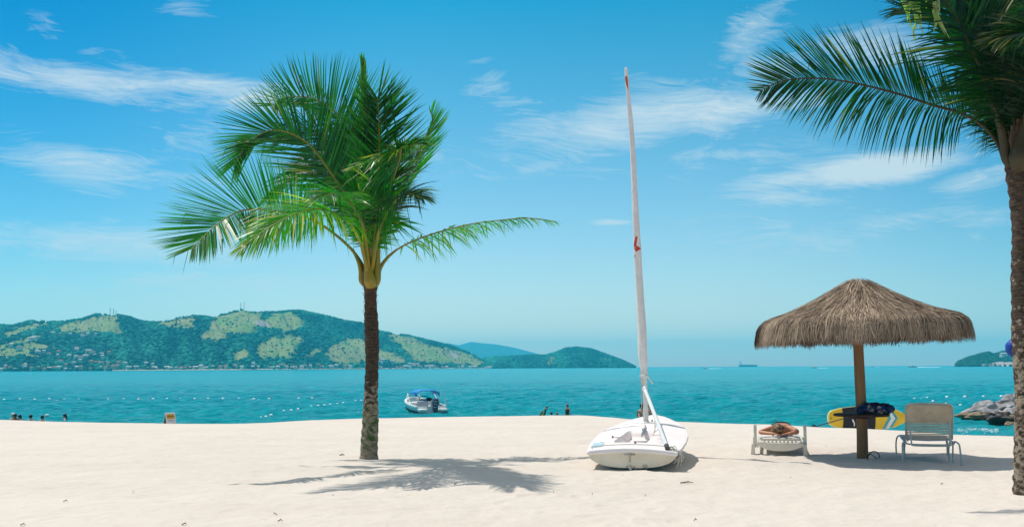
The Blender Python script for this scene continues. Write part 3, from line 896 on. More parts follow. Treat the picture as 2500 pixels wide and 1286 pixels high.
def frond(tree, ctrl, N, L=.8, n=80, start=.3, ang=(68, 22), droop=.5, sides=(1, 1), vee=20, seed=0, dry=.1, width=.026, stalk_r=(.035, .006), wind=(0, 0, 0), leafm='leaf', stalkm='stalk',
          prof=None, jit=1.0, base_droop=0.0, label=None, miss=.0):
    r = np.random.default_rng(seed)
    P = catmull(ctrl, 90)
    seg = np.linalg.norm(np.diff(P, axis=0), axis=1); s = np.concatenate([[0], np.cumsum(seg)]); s /= s[-1]
    def samp(f): return np.stack([np.interp(f, s, P[:, k]) for k in range(3)], -1)
    f = np.linspace(start, 1.0, n)
    f = np.clip(f + r.normal(0, .25 / n, n), start, 1)
    fp = (f - start) / (1 - start)
    pos = samp(f); tan = nrm(samp(np.clip(f + .01, 0, 1)) - samp(np.clip(f - .02, 0, 1)))
    N = np.asarray(tuple(N), float)
    S = nrm(np.cross(tan, N)); Nn = np.cross(S, tan)
    px_, py_ = prof or ([0, .12, .4, .75, 1], [.5, .85, 1, .75, .38])
    V = []; Fc = []; TT = []
    K = 6
    base = 0
    wind = np.asarray(wind, float)
    for si, sg in ((0, 1), (1, -1)):
        if sides[si] <= 0: continue
        keep = r.uniform(0, 1, n) > miss
        a = np.radians(np.interp(fp, [0, 1], ang)) + r.normal(0, .055 * jit, n)
        ve = math.radians(vee) + r.normal(0, .12 * jit, n)
        ln = L * sides[si] * np.interp(fp, px_, py_) * r.uniform(.86, 1.1, n)
        d0 = np.cos(a)[:, None] * tan + np.sin(a)[:, None] * (sg * S * np.cos(ve)[:, None] + Nn * np.sin(ve)[:, None])
        clump = np.repeat(r.normal(0, .07 * jit, (n // 5 + 2, 3)), 5, axis=0)[:n]
        d0 = nrm(d0 + clump)
        wdir = nrm(np.cross(d0, Nn + r.normal(0, .35, (n, 3))))
        w = width * r.uniform(.7, 1.2, n) * np.interp(fp, [0, .8, 1], [1, .9, .6])
        dr = (droop + (base_droop * (1 - fp) ** 2 if sg < 0 else 0)) * r.uniform(.55, 1.5, n)
        brk = r.uniform(0, 1, n) < .05 * jit
        bk = r.integers(2, 5, n)
        pts = [pos]; cur = pos.copy(); d = d0.copy()
        for k in range(1, K):
            gk = dr * (k / (K - 1)) ** 1.2
            dd = d0 + (G + 0 * d0) * gk[:, None] + wind * (k / K) ** 1.1
            dd = np.where((brk & (k >= bk))[:, None], dd * .25 + G, dd)
            d = nrm(dd)
            cur = cur + d * (ln / (K - 1))[:, None]
            pts.append(cur)
        wk = [.55, 1, 1, .85, .55, .04]
        rt = np.clip(r.uniform(0, 1, n) * .75 + r.uniform(-.1, .25), 0, 1)
        dryl = r.uniform(0, 1, n) < dry * .35
        for i in range(n):
            if not keep[i]: continue
            for k in range(K):
                V.append(pts[k][i] + wdir[i] * w[i] * wk[k] * .5); V.append(pts[k][i] - wdir[i] * w[i] * wk[k] * .5)
                tip = (1.0 if dryl[i] and k > 1 else 0) + max(0, (k / (K - 1) - .8) * 5 * min(1, dry * 4) * rt[i]) + dry * max(0, fp[i] - .8) * 2.5
                TT.append((rt[i], min(1, tip)))
                TT.append((rt[i] * .8, min(1, tip)))
            for k in range(K - 1):
                Fc.append((base + 2 * k, base + 2 * k + 1, base + 2 * k + 3, base + 2 * k + 2))
            base += 2 * K
    o = np_mesh('frond', np.array(V), np.array(Fc), leafm, tree, smooth=False, tint=np.array(TT))
    if label: o['label'] = label
    m = MB(); idx = np.linspace(0, 89, 30).astype(int)
    rs = [stalk_r[0] + (stalk_r[1] - stalk_r[0]) * (i / 29) ** .8 for i in range(30)]
    m.tube([P[i] for i in idx], rs, 7, flat=.75)
    m.build('midrib', stalkm, o)
    return o

def stem(mb, cpts, radii, n=28, rings=120, bump=.012, seed=0):
    P = catmull(cpts, rings); rad = np.interp(np.linspace(0, 1, rings), np.linspace(0, 1, len(radii)), radii)
    vs = []
    for i in range(rings):
        for k in range(n):
            a = 2 * math.pi * k / n
            q = P[i]
            nz = mnoise.noise(Vector((math.cos(a) * 1.4 + seed, math.sin(a) * 1.4, q[2] * 3.0))) * bump * 1.6 + mnoise.noise(Vector((math.cos(a) * 5, math.sin(a) * 5 + seed, q[2] * 22))) * bump
            nz += bump * .55 * math.sin(q[2] * 42 + math.sin(a * 2) * .6)
            rr_ = rad[i] + nz
            vs.append((q[0] + math.cos(a) * rr_, q[1] + math.sin(a) * rr_, q[2]))
    fs = []
    for i in range(rings - 1):
        for k in range(n):
            j = (k + 1) % n; fs.append((i * n + k, i * n + j, i * n + n + j, i * n + n + k))
    fs.append(tuple(range((rings - 1) * n, rings * n)))
    mb.add(vs, fs)
    return mb

# --- left palm
PB = gp(901, 1122); PY = PB.y
palm = empty('palm_tree', (0, 0, 0), label='young coconut palm with one dark trunk and windblown crown standing alone on open sand', cat='palm tree')
palm.location = (PB.x, PY, 0)
def rel(o, root):
    return o
inv = Vector((PB.x, PY, 0))
def L1(x, y, dy=0.0): return at(x, y, PY + dy) - inv
k = PY / F
pts = [L1(901, 1135), L1(902, 1100), L1(903, 1050), L1(905, 1000), L1(906, 950), L1(907, 900), L1(909, 850), L1(907, 800), L1(905, 750), L1(904, 720), L1(904, 690)]
stem(MB(), pts, [24 * k, 21 * k, 20 * k, 18 * k, 16.5 * k, 15.5 * k, 17.5 * k, 18 * k, 15.5 * k, 15.5 * k, 16.5 * k], bump=.010).build('trunk', 'trunk', palm)
# crown sheath: swollen yellow-green leaf bases and dark fibre between them
def sheath(root, Lf, cx, cy, sc, dark=False, k=k):
    m = MB()
    m.tube([Lf(cx, cy + 8 * sc), Lf(cx, cy), Lf(cx, cy - 14 * sc), Lf(cx, cy - 40 * sc), Lf(cx + 4 * sc, cy - 100 * sc), Lf(cx + 8 * sc, cy - 170 * sc)],
           [16 * k * sc, 20 * k * sc, 20 * k * sc, 14 * k * sc, 9 * k * sc, 5 * k * sc], 14)
    return m.build('leaf_sheath', 'fibre', root)
sheath(palm, L1, 903, 690, 1.0)
def petiole(root, P, R_, m='stalk', n=12, flat=1.0):
    b = MB(); Q = catmull(P, 26); rad = np.interp(np.linspace(0, 1, 26), np.linspace(0, 1, len(R_)), R_)
    b.tube(Q, list(rad), n, flat=flat)
    return b.build('leaf_base', m, root)
petiole(palm, [L1(906, 699, -.08), L1(903, 685, -.14), L1(899, 655, -.14), L1(890, 610, -.16), L1(878, 578, -.2)], [13 * k, 15.5 * k, 10 * k, 6.8 * k, 3.8 * k], flat=.8)
petiole(palm, [L1(917, 697, -.02), L1(921, 680, -.08), L1(921, 640, -.08), L1(922, 600, -.1), L1(928, 555, -.12)], [7 * k, 9 * k, 8 * k, 6.5 * k, 4.2 * k])
petiole(palm, [L1(890, 697, .0), L1(883, 684, -.0), L1(881, 660, .0), L1(874, 635, .0), L1(860, 608, .03)], [5 * k, 7.5 * k, 6 * k, 4.8 * k, 3.2 * k])
petiole(palm, [L1(919, 697, .05), L1(923, 680, .04), L1(928, 655, .04), L1(945, 630, .04), L1(970, 608, .05)], [5 * k, 6 * k, 5 * k, 4.0 * k, 2.6 * k])
petiole(palm, [L1(905, 690, .1), L1(903, 640, .08), L1(905, 590, .08), L1(910, 540, .1)], [14 * k, 12 * k, 9 * k, 6 * k], 'stalkdark')

m = MB()
for q in range(70):
    a_ = rr.uniform(0, 6.28); z_ = L1(903, 690).z + rr.uniform(-.10, .55); r0 = rr.uniform(.10, .125) * (1 - .45 * max(0, (z_ - L1(903, 690).z)) / .55); x_ = L1(903, 690).x + math.cos(a_) * r0; y_ = math.sin(a_) * r0; l_ = rr.uniform(.05, .16)
    m.tube([(x_ * .98, y_ * .9, z_), (x_ + math.cos(a_) * .02, y_ * 1.1, z_ + l_ * .6), (x_ + math.cos(a_) * rr.uniform(.01, .06), y_ * 1.2, z_ + l_)], [.006, .005, .001], 5)
m.build('fibre_tuft', 'fibre', palm)
m = MB()
for q in range(60):
    z_ = rr.uniform(1.9, 2.95); a_ = rr.uniform(0, 6.28); c_ = L1(904, 700); r0 = .105; x_ = c_.x + .01 * math.sin(z_) + math.cos(a_) * r0; y_ = math.sin(a_) * r0
    m.tube([(x_, y_, z_), (x_ + math.cos(a_) * .02, y_ + math.sin(a_) * .02, z_ + .01), (x_ + math.cos(a_) * .035, y_ + math.sin(a_) * .03, z_ - rr.uniform(-.01, .03))], [.006, .004, .001], 4)
m.build('bark_fibre', 'fibre', palm)
fr = 5.0 * k
def FR(pts, N, **kw):
    kw.setdefault('stalk_r', (4.6 * k, .9 * k))
    return frond(palm, [L1(*p) for p in pts], N, **kw)
tow = (0, -1, 0)
# back fronds first: upper left, behind
FR([(904, 690, .0), (895, 520, .3), (875, 400, .45), (845, 310, .6), (800, 258, .7), (745, 237, .8), (690, 240, .8), (668, 258, .75)], (0, -1, .25), L=1.24, n=141, start=0.37, ang=(60, 44), droop=-.02, sides=(1, .55), vee=12, jit=.5, seed=2, dry=.06, wind=(.15, 0, .25))
# mid left arch
FR([(904, 690, .0), (880, 540, .0), (840, 470, .05), (805, 419, .1), (764, 363, .15), (729, 335, .2), (683, 319, .25), (643, 324, .25), (602, 355, .2), (574, 400, .15)], (.15, -1, .1), L=1.20, n=162, start=0.31, ang=(66, 20), droop=.08, sides=(1.0, 1.0), vee=10, jit=.55, seed=3, dry=.07, wind=(-.05, 0, .06))
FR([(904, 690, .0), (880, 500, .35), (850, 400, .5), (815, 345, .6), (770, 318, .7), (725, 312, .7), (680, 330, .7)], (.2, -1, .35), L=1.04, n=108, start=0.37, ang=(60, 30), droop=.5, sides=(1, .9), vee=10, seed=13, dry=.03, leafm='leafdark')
# low left broad frond
FR([(896, 690, .05), (884, 645, .05), (848, 598, -.1), (790, 552, -.4), (740, 528, -.7), (690, 518, -1.0), (640, 511, -1.3), (595, 513, -1.6), (562, 526, -1.9), (527, 550, -2.2), (497, 578, -2.4), (468, 608, -2.6)], (.0, -1, .15), L=.97, n=150, start=.38, ang=(94, 26), droop=.06, sides=(1.12, .80), vee=4, jit=.45, seed=4, dry=.05,
   prof=([0, .2, .5, .8, 1], [.55, .9, 1.0, .85, .40]), wind=(-.05, 0, .04))
# near left drooping frond with yellow tip
FR([(903, 690, -.1), (893, 640, -.25), (880, 590, -.55), (860, 553, -1.0), (832, 527, -1.5), (795, 513, -2.05), (755, 512, -2.5), (705, 529, -2.95), (650, 560, -3.3), (592, 603, -3.6)], (.1, -.75, .7), L=1.05, n=141, start=.33, ang=(64, 16), droop=.75, sides=(1.0, .95), vee=5, seed=5, dry=.5, leafm='leafyoung',
   prof=([0, .2, .5, .8, 1], [.7, 1, .95, .6, .25]), wind=(-.16, 0, 0))
# vertical centre frond
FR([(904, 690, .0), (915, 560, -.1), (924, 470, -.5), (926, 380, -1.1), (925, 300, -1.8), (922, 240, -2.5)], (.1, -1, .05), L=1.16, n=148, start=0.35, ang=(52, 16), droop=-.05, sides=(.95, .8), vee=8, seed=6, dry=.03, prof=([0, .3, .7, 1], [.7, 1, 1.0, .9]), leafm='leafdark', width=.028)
FR([(904, 690, .0), (890, 540, .3), (872, 440, .4), (865, 350, .5), (868, 290, .5)], (-.2, -1, .05), L=0.98, n=108, start=0.37, ang=(60, 30), droop=.1, sides=(1, .8), vee=8, seed=16, dry=.03)
# spear leaf
FR([(904, 690, .0), (902, 430, .12), (893, 300, .15), (888, 220, .15), (884, 150, .15)], (.3, -1, 0), L=0.51, n=62, start=0.57, ang=(14, 4), droop=-.2, sides=(1, 1), vee=30, seed=7, dry=.04, width=.04, leafm='leafyoung')
# back dark filler fronds drooping behind the crown
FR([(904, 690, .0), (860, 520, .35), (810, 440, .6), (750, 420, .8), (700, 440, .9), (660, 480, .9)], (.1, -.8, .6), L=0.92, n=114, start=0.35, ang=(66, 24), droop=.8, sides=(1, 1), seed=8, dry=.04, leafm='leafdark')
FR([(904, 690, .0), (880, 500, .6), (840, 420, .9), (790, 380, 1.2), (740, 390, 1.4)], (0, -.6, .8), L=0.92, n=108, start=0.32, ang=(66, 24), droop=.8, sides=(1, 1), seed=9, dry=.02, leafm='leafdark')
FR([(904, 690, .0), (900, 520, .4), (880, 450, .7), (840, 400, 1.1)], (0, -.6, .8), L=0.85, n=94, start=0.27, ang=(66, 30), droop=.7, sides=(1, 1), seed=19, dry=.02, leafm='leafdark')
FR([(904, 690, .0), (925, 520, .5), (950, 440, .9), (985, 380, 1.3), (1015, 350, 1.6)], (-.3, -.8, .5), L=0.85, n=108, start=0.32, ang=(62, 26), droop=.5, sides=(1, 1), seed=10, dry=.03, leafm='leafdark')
# upper right curled frond
FR([(904, 690, .0), (935, 560, .5), (975, 470, .8), (1015, 400, 1.0), (1045, 340, 1.1), (1058, 300, 1.1), (1052, 272, 1.05)], (-.6, -.8, .1), L=0.76, n=94, start=0.52, ang=(60, 30), droop=-.25, sides=(.95, .45), vee=10, seed=11, dry=.05, leafm='leafyoung', wind=(.75, 0, .8), width=.028)
# right near frond, stalk in front, blade blown to the right
FR([(915, 690, -.05), (921, 640, -.12), (927, 575, -.18), (937, 520, -.25), (951, 465, -.8), (965, 415, -1.3), (975, 385, -1.8), (978, 364, -2.2)], (-.25, -.8, .5), L=1.26, n=135, start=.30, ang=(82, 64), droop=.42, sides=(1.0, .45), vee=5, seed=12, dry=.07, wind=(.42, 0, .0),
   prof=([0, .2, .5, .8, 1], [.65, .95, 1, .95, .85]), stalk_r=(5.6 * k, 2.6 * k))
FR([(968, 400, -1.5), (977, 366, -2.15), (955, 372, -2.3), (915, 388, -2.5), (860, 408, -2.7)], (0, -.5, 1), L=0.61, n=54, start=.1, ang=(40, 14), droop=.5, sides=(.8, .7), leafm='leafyoung', seed=21, dry=.5, stalk_r=(2.5 * k, .8 * k))
FR([(972, 385, -1.8), (985, 362, -2.1), (1010, 352, -2.2), (1045, 352, -2.3)], (0, -.4, 1), L=0.51, n=45, start=.1, ang=(40, 12), droop=.15, sides=(.8, .8), seed=22, dry=.2, stalk_r=(2 * k, .6 * k))
# low right frond, long and thin, combed down
FR([(922, 695, .05), (926, 665, .08), (940, 637, .15), (968, 610, .3), (1010, 588, .45), (1060, 570, .6), (1110, 556, .8), (1160, 545, 1.0), (1215, 538, 1.2), (1270, 533, 1.35), (1315, 534, 1.45), (1352, 540, 1.5)], (.1, -.5, .85), L=0.76, n=128, start=.24, ang=(62, 8), droop=1.25, sides=(.9, .9), vee=-10, seed=14, dry=.35, leafm='leafyoung',
   prof=([0, .1, .3, .5, .7, 1], [.72, .9, .85, .7, .5, .3]), jit=1.5, miss=.22, wind=(.12, 0, 0), stalk_r=(3.6 * k, .8 * k))
FR([(904, 690, .0), (890, 565, -.6), (868, 512, -1.3), (842, 482, -2.0), (815, 472, -2.6), (790, 480, -3.0)], (.1, -.5, .9), L=.85, n=110, start=0.35, ang=(70, 22), droop=.6, sides=(1, 1), seed=61, dry=.12)
FR([(904, 690, .0), (922, 580, -.5), (942, 525, -1.1), (968, 488, -1.8), (1000, 474, -2.4), (1030, 484, -2.8)], (-.1, -.5, .9), L=.80, n=100, start=0.37, ang=(70, 22), droop=.7, sides=(1, 1), seed=62, dry=.08, leafm='leafdark', wind=(.2, 0, 0))
# central short fronds hanging across the middle
FR([(904, 690, .0), (905, 560, -.3), (890, 500, -.5), (860, 465, -.7), (830, 455, -.8)], (.1, -.7, .7), L=0.73, n=94, start=0.32, ang=(62, 24), droop=.4, sides=(1, 1), seed=15, dry=.22)
FR([(904, 690, .0), (915, 570, -.3), (920, 510, -.45), (915, 465, -.6), (895, 440, -.7)], (.1, -.7, .7), L=0.67, n=81, start=0.32, ang=(62, 24), droop=.5, sides=(1, 1), seed=17, dry=.22, leafm='leafyoung')

# --- right palm
QB = gp(2506, 1206); QY = QB.y; k2 = QY / F
palm2 = empty('palm_tree', (QB.x, QY, 0), label='coconut palm with lichen spotted trunk cut by the right edge of the photo', cat='palm tree')
inv2 = Vector((QB.x, QY, 0))
def L2(x, y, dy=0.0): return at(x, y, QY + dy) - inv2
pts = [L2(2507, 1225), L2(2506, 1150), L2(2508, 1080), L2(2508, 1000), L2(2506, 900), L2(2502, 800), L2(2500, 700), L2(2497, 600), L2(2496, 540), L2(2492, 480), L2(2488, 430), L2(2486, 400)]
stem(MB(), pts, [31 * k2, 30 * k2, 28 * k2, 28 * k2, 28 * k2, 28 * k2, 28 * k2, 25 * k2, 24 * k2, 25 * k2, 29 * k2, 30 * k2], bump=.011, seed=4).build('trunk', 'trunk2', palm2)
m = MB(); m.tube([L2(2486, 412), L2(2486, 395), L2(2486, 370), L2(2490, 320), L2(2490, 240)], [30 * k2, 31 * k2, 28 * k2, 21 * k2, 14 * k2], 16)
m.build('leaf_sheath', 'fibre', palm2)
petiole(palm2, [L2(2490, 408, -.12), L2(2488, 385, -.2), L2(2492, 350, -.2), L2(2506, 290, -.22), L2(2530, 220, -.25)], [20 * k2, 24 * k2, 18 * k2, 12 * k2, 7 * k2], 'stalkdark')
petiole(palm2, [L2(2466, 405, -.05), L2(2456, 385, -.08), L2(2452, 350, -.08), L2(2440, 300, -.08), L2(2420, 240, -.08)], [10 * k2, 12 * k2, 11 * k2, 9 * k2, 6.5 * k2], 'stalkdark')
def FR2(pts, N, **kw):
    kw.setdefault('stalk_r', (6.0 * k2, 1.1 * k2)); kw.setdefault('leafm', 'leafold'); kw.setdefault('stalkm', 'stalkdark')  # leafold: leaf colour darkened for the deep shade of this crown
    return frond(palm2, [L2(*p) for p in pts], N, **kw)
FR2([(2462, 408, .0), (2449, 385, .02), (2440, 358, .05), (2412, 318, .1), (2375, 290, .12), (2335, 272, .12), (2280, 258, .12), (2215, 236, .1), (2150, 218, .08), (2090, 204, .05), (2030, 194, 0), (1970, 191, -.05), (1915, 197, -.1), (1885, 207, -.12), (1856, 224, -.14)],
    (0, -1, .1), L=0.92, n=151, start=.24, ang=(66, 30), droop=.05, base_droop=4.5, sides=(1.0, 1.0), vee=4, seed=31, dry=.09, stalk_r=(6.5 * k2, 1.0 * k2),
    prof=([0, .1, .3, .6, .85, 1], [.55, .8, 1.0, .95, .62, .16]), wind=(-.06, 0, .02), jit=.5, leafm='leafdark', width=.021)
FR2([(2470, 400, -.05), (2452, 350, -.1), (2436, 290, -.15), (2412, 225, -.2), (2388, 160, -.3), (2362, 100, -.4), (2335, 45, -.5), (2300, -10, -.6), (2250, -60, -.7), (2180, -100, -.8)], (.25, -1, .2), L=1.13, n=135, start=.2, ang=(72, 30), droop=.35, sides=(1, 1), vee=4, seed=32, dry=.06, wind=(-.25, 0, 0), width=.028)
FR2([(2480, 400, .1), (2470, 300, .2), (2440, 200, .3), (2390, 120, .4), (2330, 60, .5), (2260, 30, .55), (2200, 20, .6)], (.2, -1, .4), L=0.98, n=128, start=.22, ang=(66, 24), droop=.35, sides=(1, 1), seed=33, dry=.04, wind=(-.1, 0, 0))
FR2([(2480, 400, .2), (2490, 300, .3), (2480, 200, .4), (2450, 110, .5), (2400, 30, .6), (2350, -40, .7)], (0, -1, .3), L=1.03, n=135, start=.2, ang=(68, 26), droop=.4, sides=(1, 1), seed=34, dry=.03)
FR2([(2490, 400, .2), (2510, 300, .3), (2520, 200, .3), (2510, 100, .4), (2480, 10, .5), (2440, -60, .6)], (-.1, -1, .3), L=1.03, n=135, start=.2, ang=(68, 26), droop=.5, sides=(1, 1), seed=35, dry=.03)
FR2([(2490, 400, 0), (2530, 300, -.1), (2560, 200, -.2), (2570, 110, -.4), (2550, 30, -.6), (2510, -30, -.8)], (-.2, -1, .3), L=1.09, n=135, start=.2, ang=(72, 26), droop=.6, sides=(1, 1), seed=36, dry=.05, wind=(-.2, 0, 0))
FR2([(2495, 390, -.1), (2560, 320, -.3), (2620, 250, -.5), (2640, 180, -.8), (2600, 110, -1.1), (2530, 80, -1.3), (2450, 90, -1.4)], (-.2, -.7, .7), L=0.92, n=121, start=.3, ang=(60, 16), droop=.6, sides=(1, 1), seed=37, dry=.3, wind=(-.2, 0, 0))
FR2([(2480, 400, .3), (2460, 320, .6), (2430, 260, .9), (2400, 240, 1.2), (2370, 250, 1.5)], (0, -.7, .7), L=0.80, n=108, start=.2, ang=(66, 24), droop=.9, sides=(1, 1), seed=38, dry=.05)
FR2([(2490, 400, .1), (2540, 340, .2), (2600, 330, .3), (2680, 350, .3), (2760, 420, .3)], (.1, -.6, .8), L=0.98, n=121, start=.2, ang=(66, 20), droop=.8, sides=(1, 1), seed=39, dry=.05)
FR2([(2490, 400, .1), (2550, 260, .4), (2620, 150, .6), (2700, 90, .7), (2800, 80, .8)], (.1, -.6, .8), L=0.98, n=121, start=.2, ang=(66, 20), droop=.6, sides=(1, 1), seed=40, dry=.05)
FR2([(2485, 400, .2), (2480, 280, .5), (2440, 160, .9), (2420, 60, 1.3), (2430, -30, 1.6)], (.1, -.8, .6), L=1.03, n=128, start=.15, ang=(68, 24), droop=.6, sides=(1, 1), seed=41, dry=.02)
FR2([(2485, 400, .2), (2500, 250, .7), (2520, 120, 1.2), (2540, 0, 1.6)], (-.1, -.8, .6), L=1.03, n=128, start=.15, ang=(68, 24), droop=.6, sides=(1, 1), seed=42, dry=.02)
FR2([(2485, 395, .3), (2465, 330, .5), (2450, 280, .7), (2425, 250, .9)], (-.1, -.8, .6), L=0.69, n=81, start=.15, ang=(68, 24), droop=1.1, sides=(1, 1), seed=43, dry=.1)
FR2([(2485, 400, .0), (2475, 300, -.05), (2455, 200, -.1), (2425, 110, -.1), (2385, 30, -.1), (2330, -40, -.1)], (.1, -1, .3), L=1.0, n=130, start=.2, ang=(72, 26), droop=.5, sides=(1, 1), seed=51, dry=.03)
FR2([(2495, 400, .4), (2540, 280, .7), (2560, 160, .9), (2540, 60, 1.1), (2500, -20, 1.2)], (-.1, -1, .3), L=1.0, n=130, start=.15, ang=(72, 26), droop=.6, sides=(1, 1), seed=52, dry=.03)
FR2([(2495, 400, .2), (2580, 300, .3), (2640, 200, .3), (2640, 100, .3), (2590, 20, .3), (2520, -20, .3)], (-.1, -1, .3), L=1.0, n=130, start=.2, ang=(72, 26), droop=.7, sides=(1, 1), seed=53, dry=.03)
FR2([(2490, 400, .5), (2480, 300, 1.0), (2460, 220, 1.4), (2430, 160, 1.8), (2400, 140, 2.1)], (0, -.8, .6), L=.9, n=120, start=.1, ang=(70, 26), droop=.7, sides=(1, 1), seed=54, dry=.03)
# folded, bleached leaflets hanging from the top frond
V = []; Fc = []; TT = []; r_ = np.random.default_rng(9)
for i in range(20):
    x = r_.uniform(2205, 2262) if i % 3 else r_.uniform(2270, 2290); y0 = r_.uniform(-30, 10); ln = r_.uniform(50, 105)
    p0 = np.array(L2(x, y0, -.75)); b0 = len(V)
    for q in range(5):
        t_ = q / 4; c_ = p0 + np.array([.03 * math.sin(i + q), .02 * math.cos(i * 2 + q), 0]) + np.array([(.10 * t_) if i % 2 else -.02 * t_, 0, -ln * k2 * t_]); w_ = .022 * (1 - t_ * .85)
        a_ = r_.uniform(-1, 1); V += [c_ + np.array([w_, w_ * a_, 0]), c_ - np.array([w_, w_ * a_, 0])]
        TT += [(.9, .35 + .4 * t_)] * 2
    for q in range(4): Fc.append((b0 + 2 * q, b0 + 2 * q + 1, b0 + 2 * q + 3, b0 + 2 * q + 2))
tint_ = np.array(TT)
M['bleached'] = leaf_mat('bleached_leaf', (.10, .16, .06), (.42, .46, .30), (.55, .42, .18))
o = np_mesh('dry_leaflets', np.array(V), np.array(Fc), 'bleached', palm2, smooth=False, tint=tint_)

# bag hanging behind the right trunk
hb = empty('hanging_bag', at(2481, 866, QY + .30), label='blue and yellow bag hanging beside the trunk of the right palm', cat='bag')
def bagfn(d): return 1 + .10 * mnoise.noise(d * 2) - .22 * max(0, d.z)
MB().ball((0, 0, .10), (.115, .09, .135), 18, 12, (0, .5, 0), bagfn).build('bag_body', 'bagblue', hb)
MB().ball((.04, 0, .27), (.05, .045, .10), 12, 8, None, bagfn).tube([(.04, 0, .33), (.05, 0, .42), (.09, -.05, .50)], .010, 6).build('bag_top', 'bagyellow', hb)

# ================================================================ DINGHY
DS = gp(1543, 1148)
dng = empty('sailing_dinghy', (DS.x, DS.y, 0), -R(12.5), 'white sailing dinghy with furled sail on its tall mast, pulled up on the sand', 'sailboat')
TILT = math.atan(.30 / 4.2)
DM = Matrix.Translation((DS.x, DS.y, 0)) @ Matrix.Rotation(-R(12.5), 4, 'Z')
DMI = DM.inverted()
LB = 4.25
def hb_(u_): # half beam
    return np.interp(u_, [0, .1, .25, .42, .6, .75, .88, .95, 1.0], [.645, .69, .725, .72, .64, .50, .31, .18, .03])
def deckz(u_): return .275 + .30 * u_ + .05 * u_ * u_
def keelz(u_): return .035 + .02 * u_ + np.interp(u_, [0, .6, .85, 1], [0, 0.08, .22, .50])
def dk(u_, v_):  # deck surface point, v -1..1
    b_ = float(hb_(u_)) - .015; z = float(deckz(u_)) + .045 * (1 - v_ * v_) * min(1, (1 - u_) * 6)
    return Vector((v_ * b_, u_ * LB, z))
hm = MB(); ns = 44; sect = 15
for i in range(ns + 1):
    u_ = i / ns; b_ = float(hb_(u_)); zt = float(deckz(u_)); zb = float(keelz(u_))
    for j in range(sect):
        t_ = j / (sect - 1) * 2 - 1; a_ = abs(t_)
        ph_ = a_ * math.pi / 2
        xx = math.copysign(b_ * math.sin(ph_) ** .80, t_) if a_ > 0 else 0
        zz = (zt - .04) - (zt - .04 - zb) * max(0, math.cos(ph_)) ** .92
        hm.v.append((xx, u_ * LB, zz))
for i in range(ns):
    for j in range(sect - 1):
        a_ = i * sect + j; hm.f.append((a_, a_ + 1, a_ + sect + 1, a_ + sect))
hm.f.append(tuple(range(sect)))
n0 = len(hm.v)      # upper part of the transom, up to the cambered deck edge
for i in range(13):
    v_ = -1 + i / 6; hm.v += [(v_ * .645, .0, .235), (v_ * .645, -.004, .265 + .045 * (1 - v_ * v_))]
for i in range(12): hm.f.append((n0 + 2 * i, n0 + 2 * i + 2, n0 + 2 * i + 3, n0 + 2 * i + 1))
hull = hm.build('hull', 'hullside', dng)
gm = MB()   # rounded gunwale band
for i in range(ns + 1):
    u_ = i / ns; b_ = float(hb_(u_)); zt = float(deckz(u_))
    for (dx, dz) in ((-.04, -.058), (.012, -.055), (.028, -.03), (.02, -.004), (-.03, .006)):
        gm.v.append(((b_ + dx), u_ * LB, zt + dz))
    for (dx, dz) in ((-.03, .006), (.02, -.004), (.028, -.03), (.012, -.055), (-.04, -.058)):
        gm.v.append((-(b_ + dx), u_ * LB, zt + dz))
for i in range(ns):
    for j in (0, 1, 2, 3, 5, 6, 7, 8): a_ = i * 10 + j; gm.f.append((a_, a_ + 1, a_ + 11, a_ + 10))
# across the stern
b_ = float(hb_(0)); zt = float(deckz(0)); n0 = len(gm.v)
for i in range(13):
    v_ = -1 + i / 6
    for (dy, dz) in ((0.0, -.060), (-.024, -.052), (-.03, -.025), (-.018, .004), (.03, .008)):
        gm.v.append((v_ * b_, dy, zt + dz + .045 * (1 - v_ * v_)))
for i in range(12):
    for j in range(4): a_ = n0 + i * 5 + j; gm.f.append((a_, a_ + 5, a_ + 6, a_ + 1))
for sg in (-1, 1): gm.ball((sg * (b_ - .005), .012, zt - .026), (.040, .044, .036), 12, 8)
gm.build('gunwale', 'gel', hull)
# deck with sunken cockpit
dm = MB(); nu_, nv_ = 96, 72
def sst(x, a, b): t = min(1, max(0, (x - a) / (b - a))); return t * t * (3 - 2 * t)
def cock(u_, x):
    w_ = .33 - .12 * max(0, (u_ - .2) / .25)
    return sst(u_, .155, .168) * (1 - sst(u_, .43, .445)) * (1 - sst(abs(x), w_ - .012, w_ + .012))
for i in range(nu_ + 1):
    u_ = i / nu_
    for j in range(nv_ + 1):
        v_ = j / nv_ * 2 - 1; q = dk(u_, v_)
        q.z += .003 + -.13 * cock(u_, q.x)
        # raised coaming round the cockpit and the low side benches
        w_ = .33 - .12 * max(0, (u_ - .2) / .25)
        rim = math.exp(-((abs(q.x) - w_ - .03) / .02) ** 2) * sst(u_, .14, .16) * (1 - sst(u_, .45, .47))
        q.z += .014 * rim
        dm.v.append(tuple(q))
dm.f = [tuple(f) for f in grid_faces(nu_ + 1, nv_ + 1).tolist()]
deck = dm.build('deck', 'gel', dng, autosharp=60)
# pale blue patch near the port quarter and seam forward of the mast
pm = MB(); sq = []
for i in range(9):
    u_ = .07 + .11 * i / 8
    for v_ in (-.97, -.72): q = dk(u_, v_); q.z += .009; sq.append(q)
pm.add(sq, [(2 * i, 2 * i + 1, 2 * i + 3, 2 * i + 2) for i in range(8)]).build('blue_patch', 'palebl', deck)
sm_ = MB(); sm_.tube([dk(.66, v_ / 10) + Vector((0, 0, .004)) for v_ in range(-9, 10)], .006, 5); sm_.build('deck_seam', 'alu', deck)
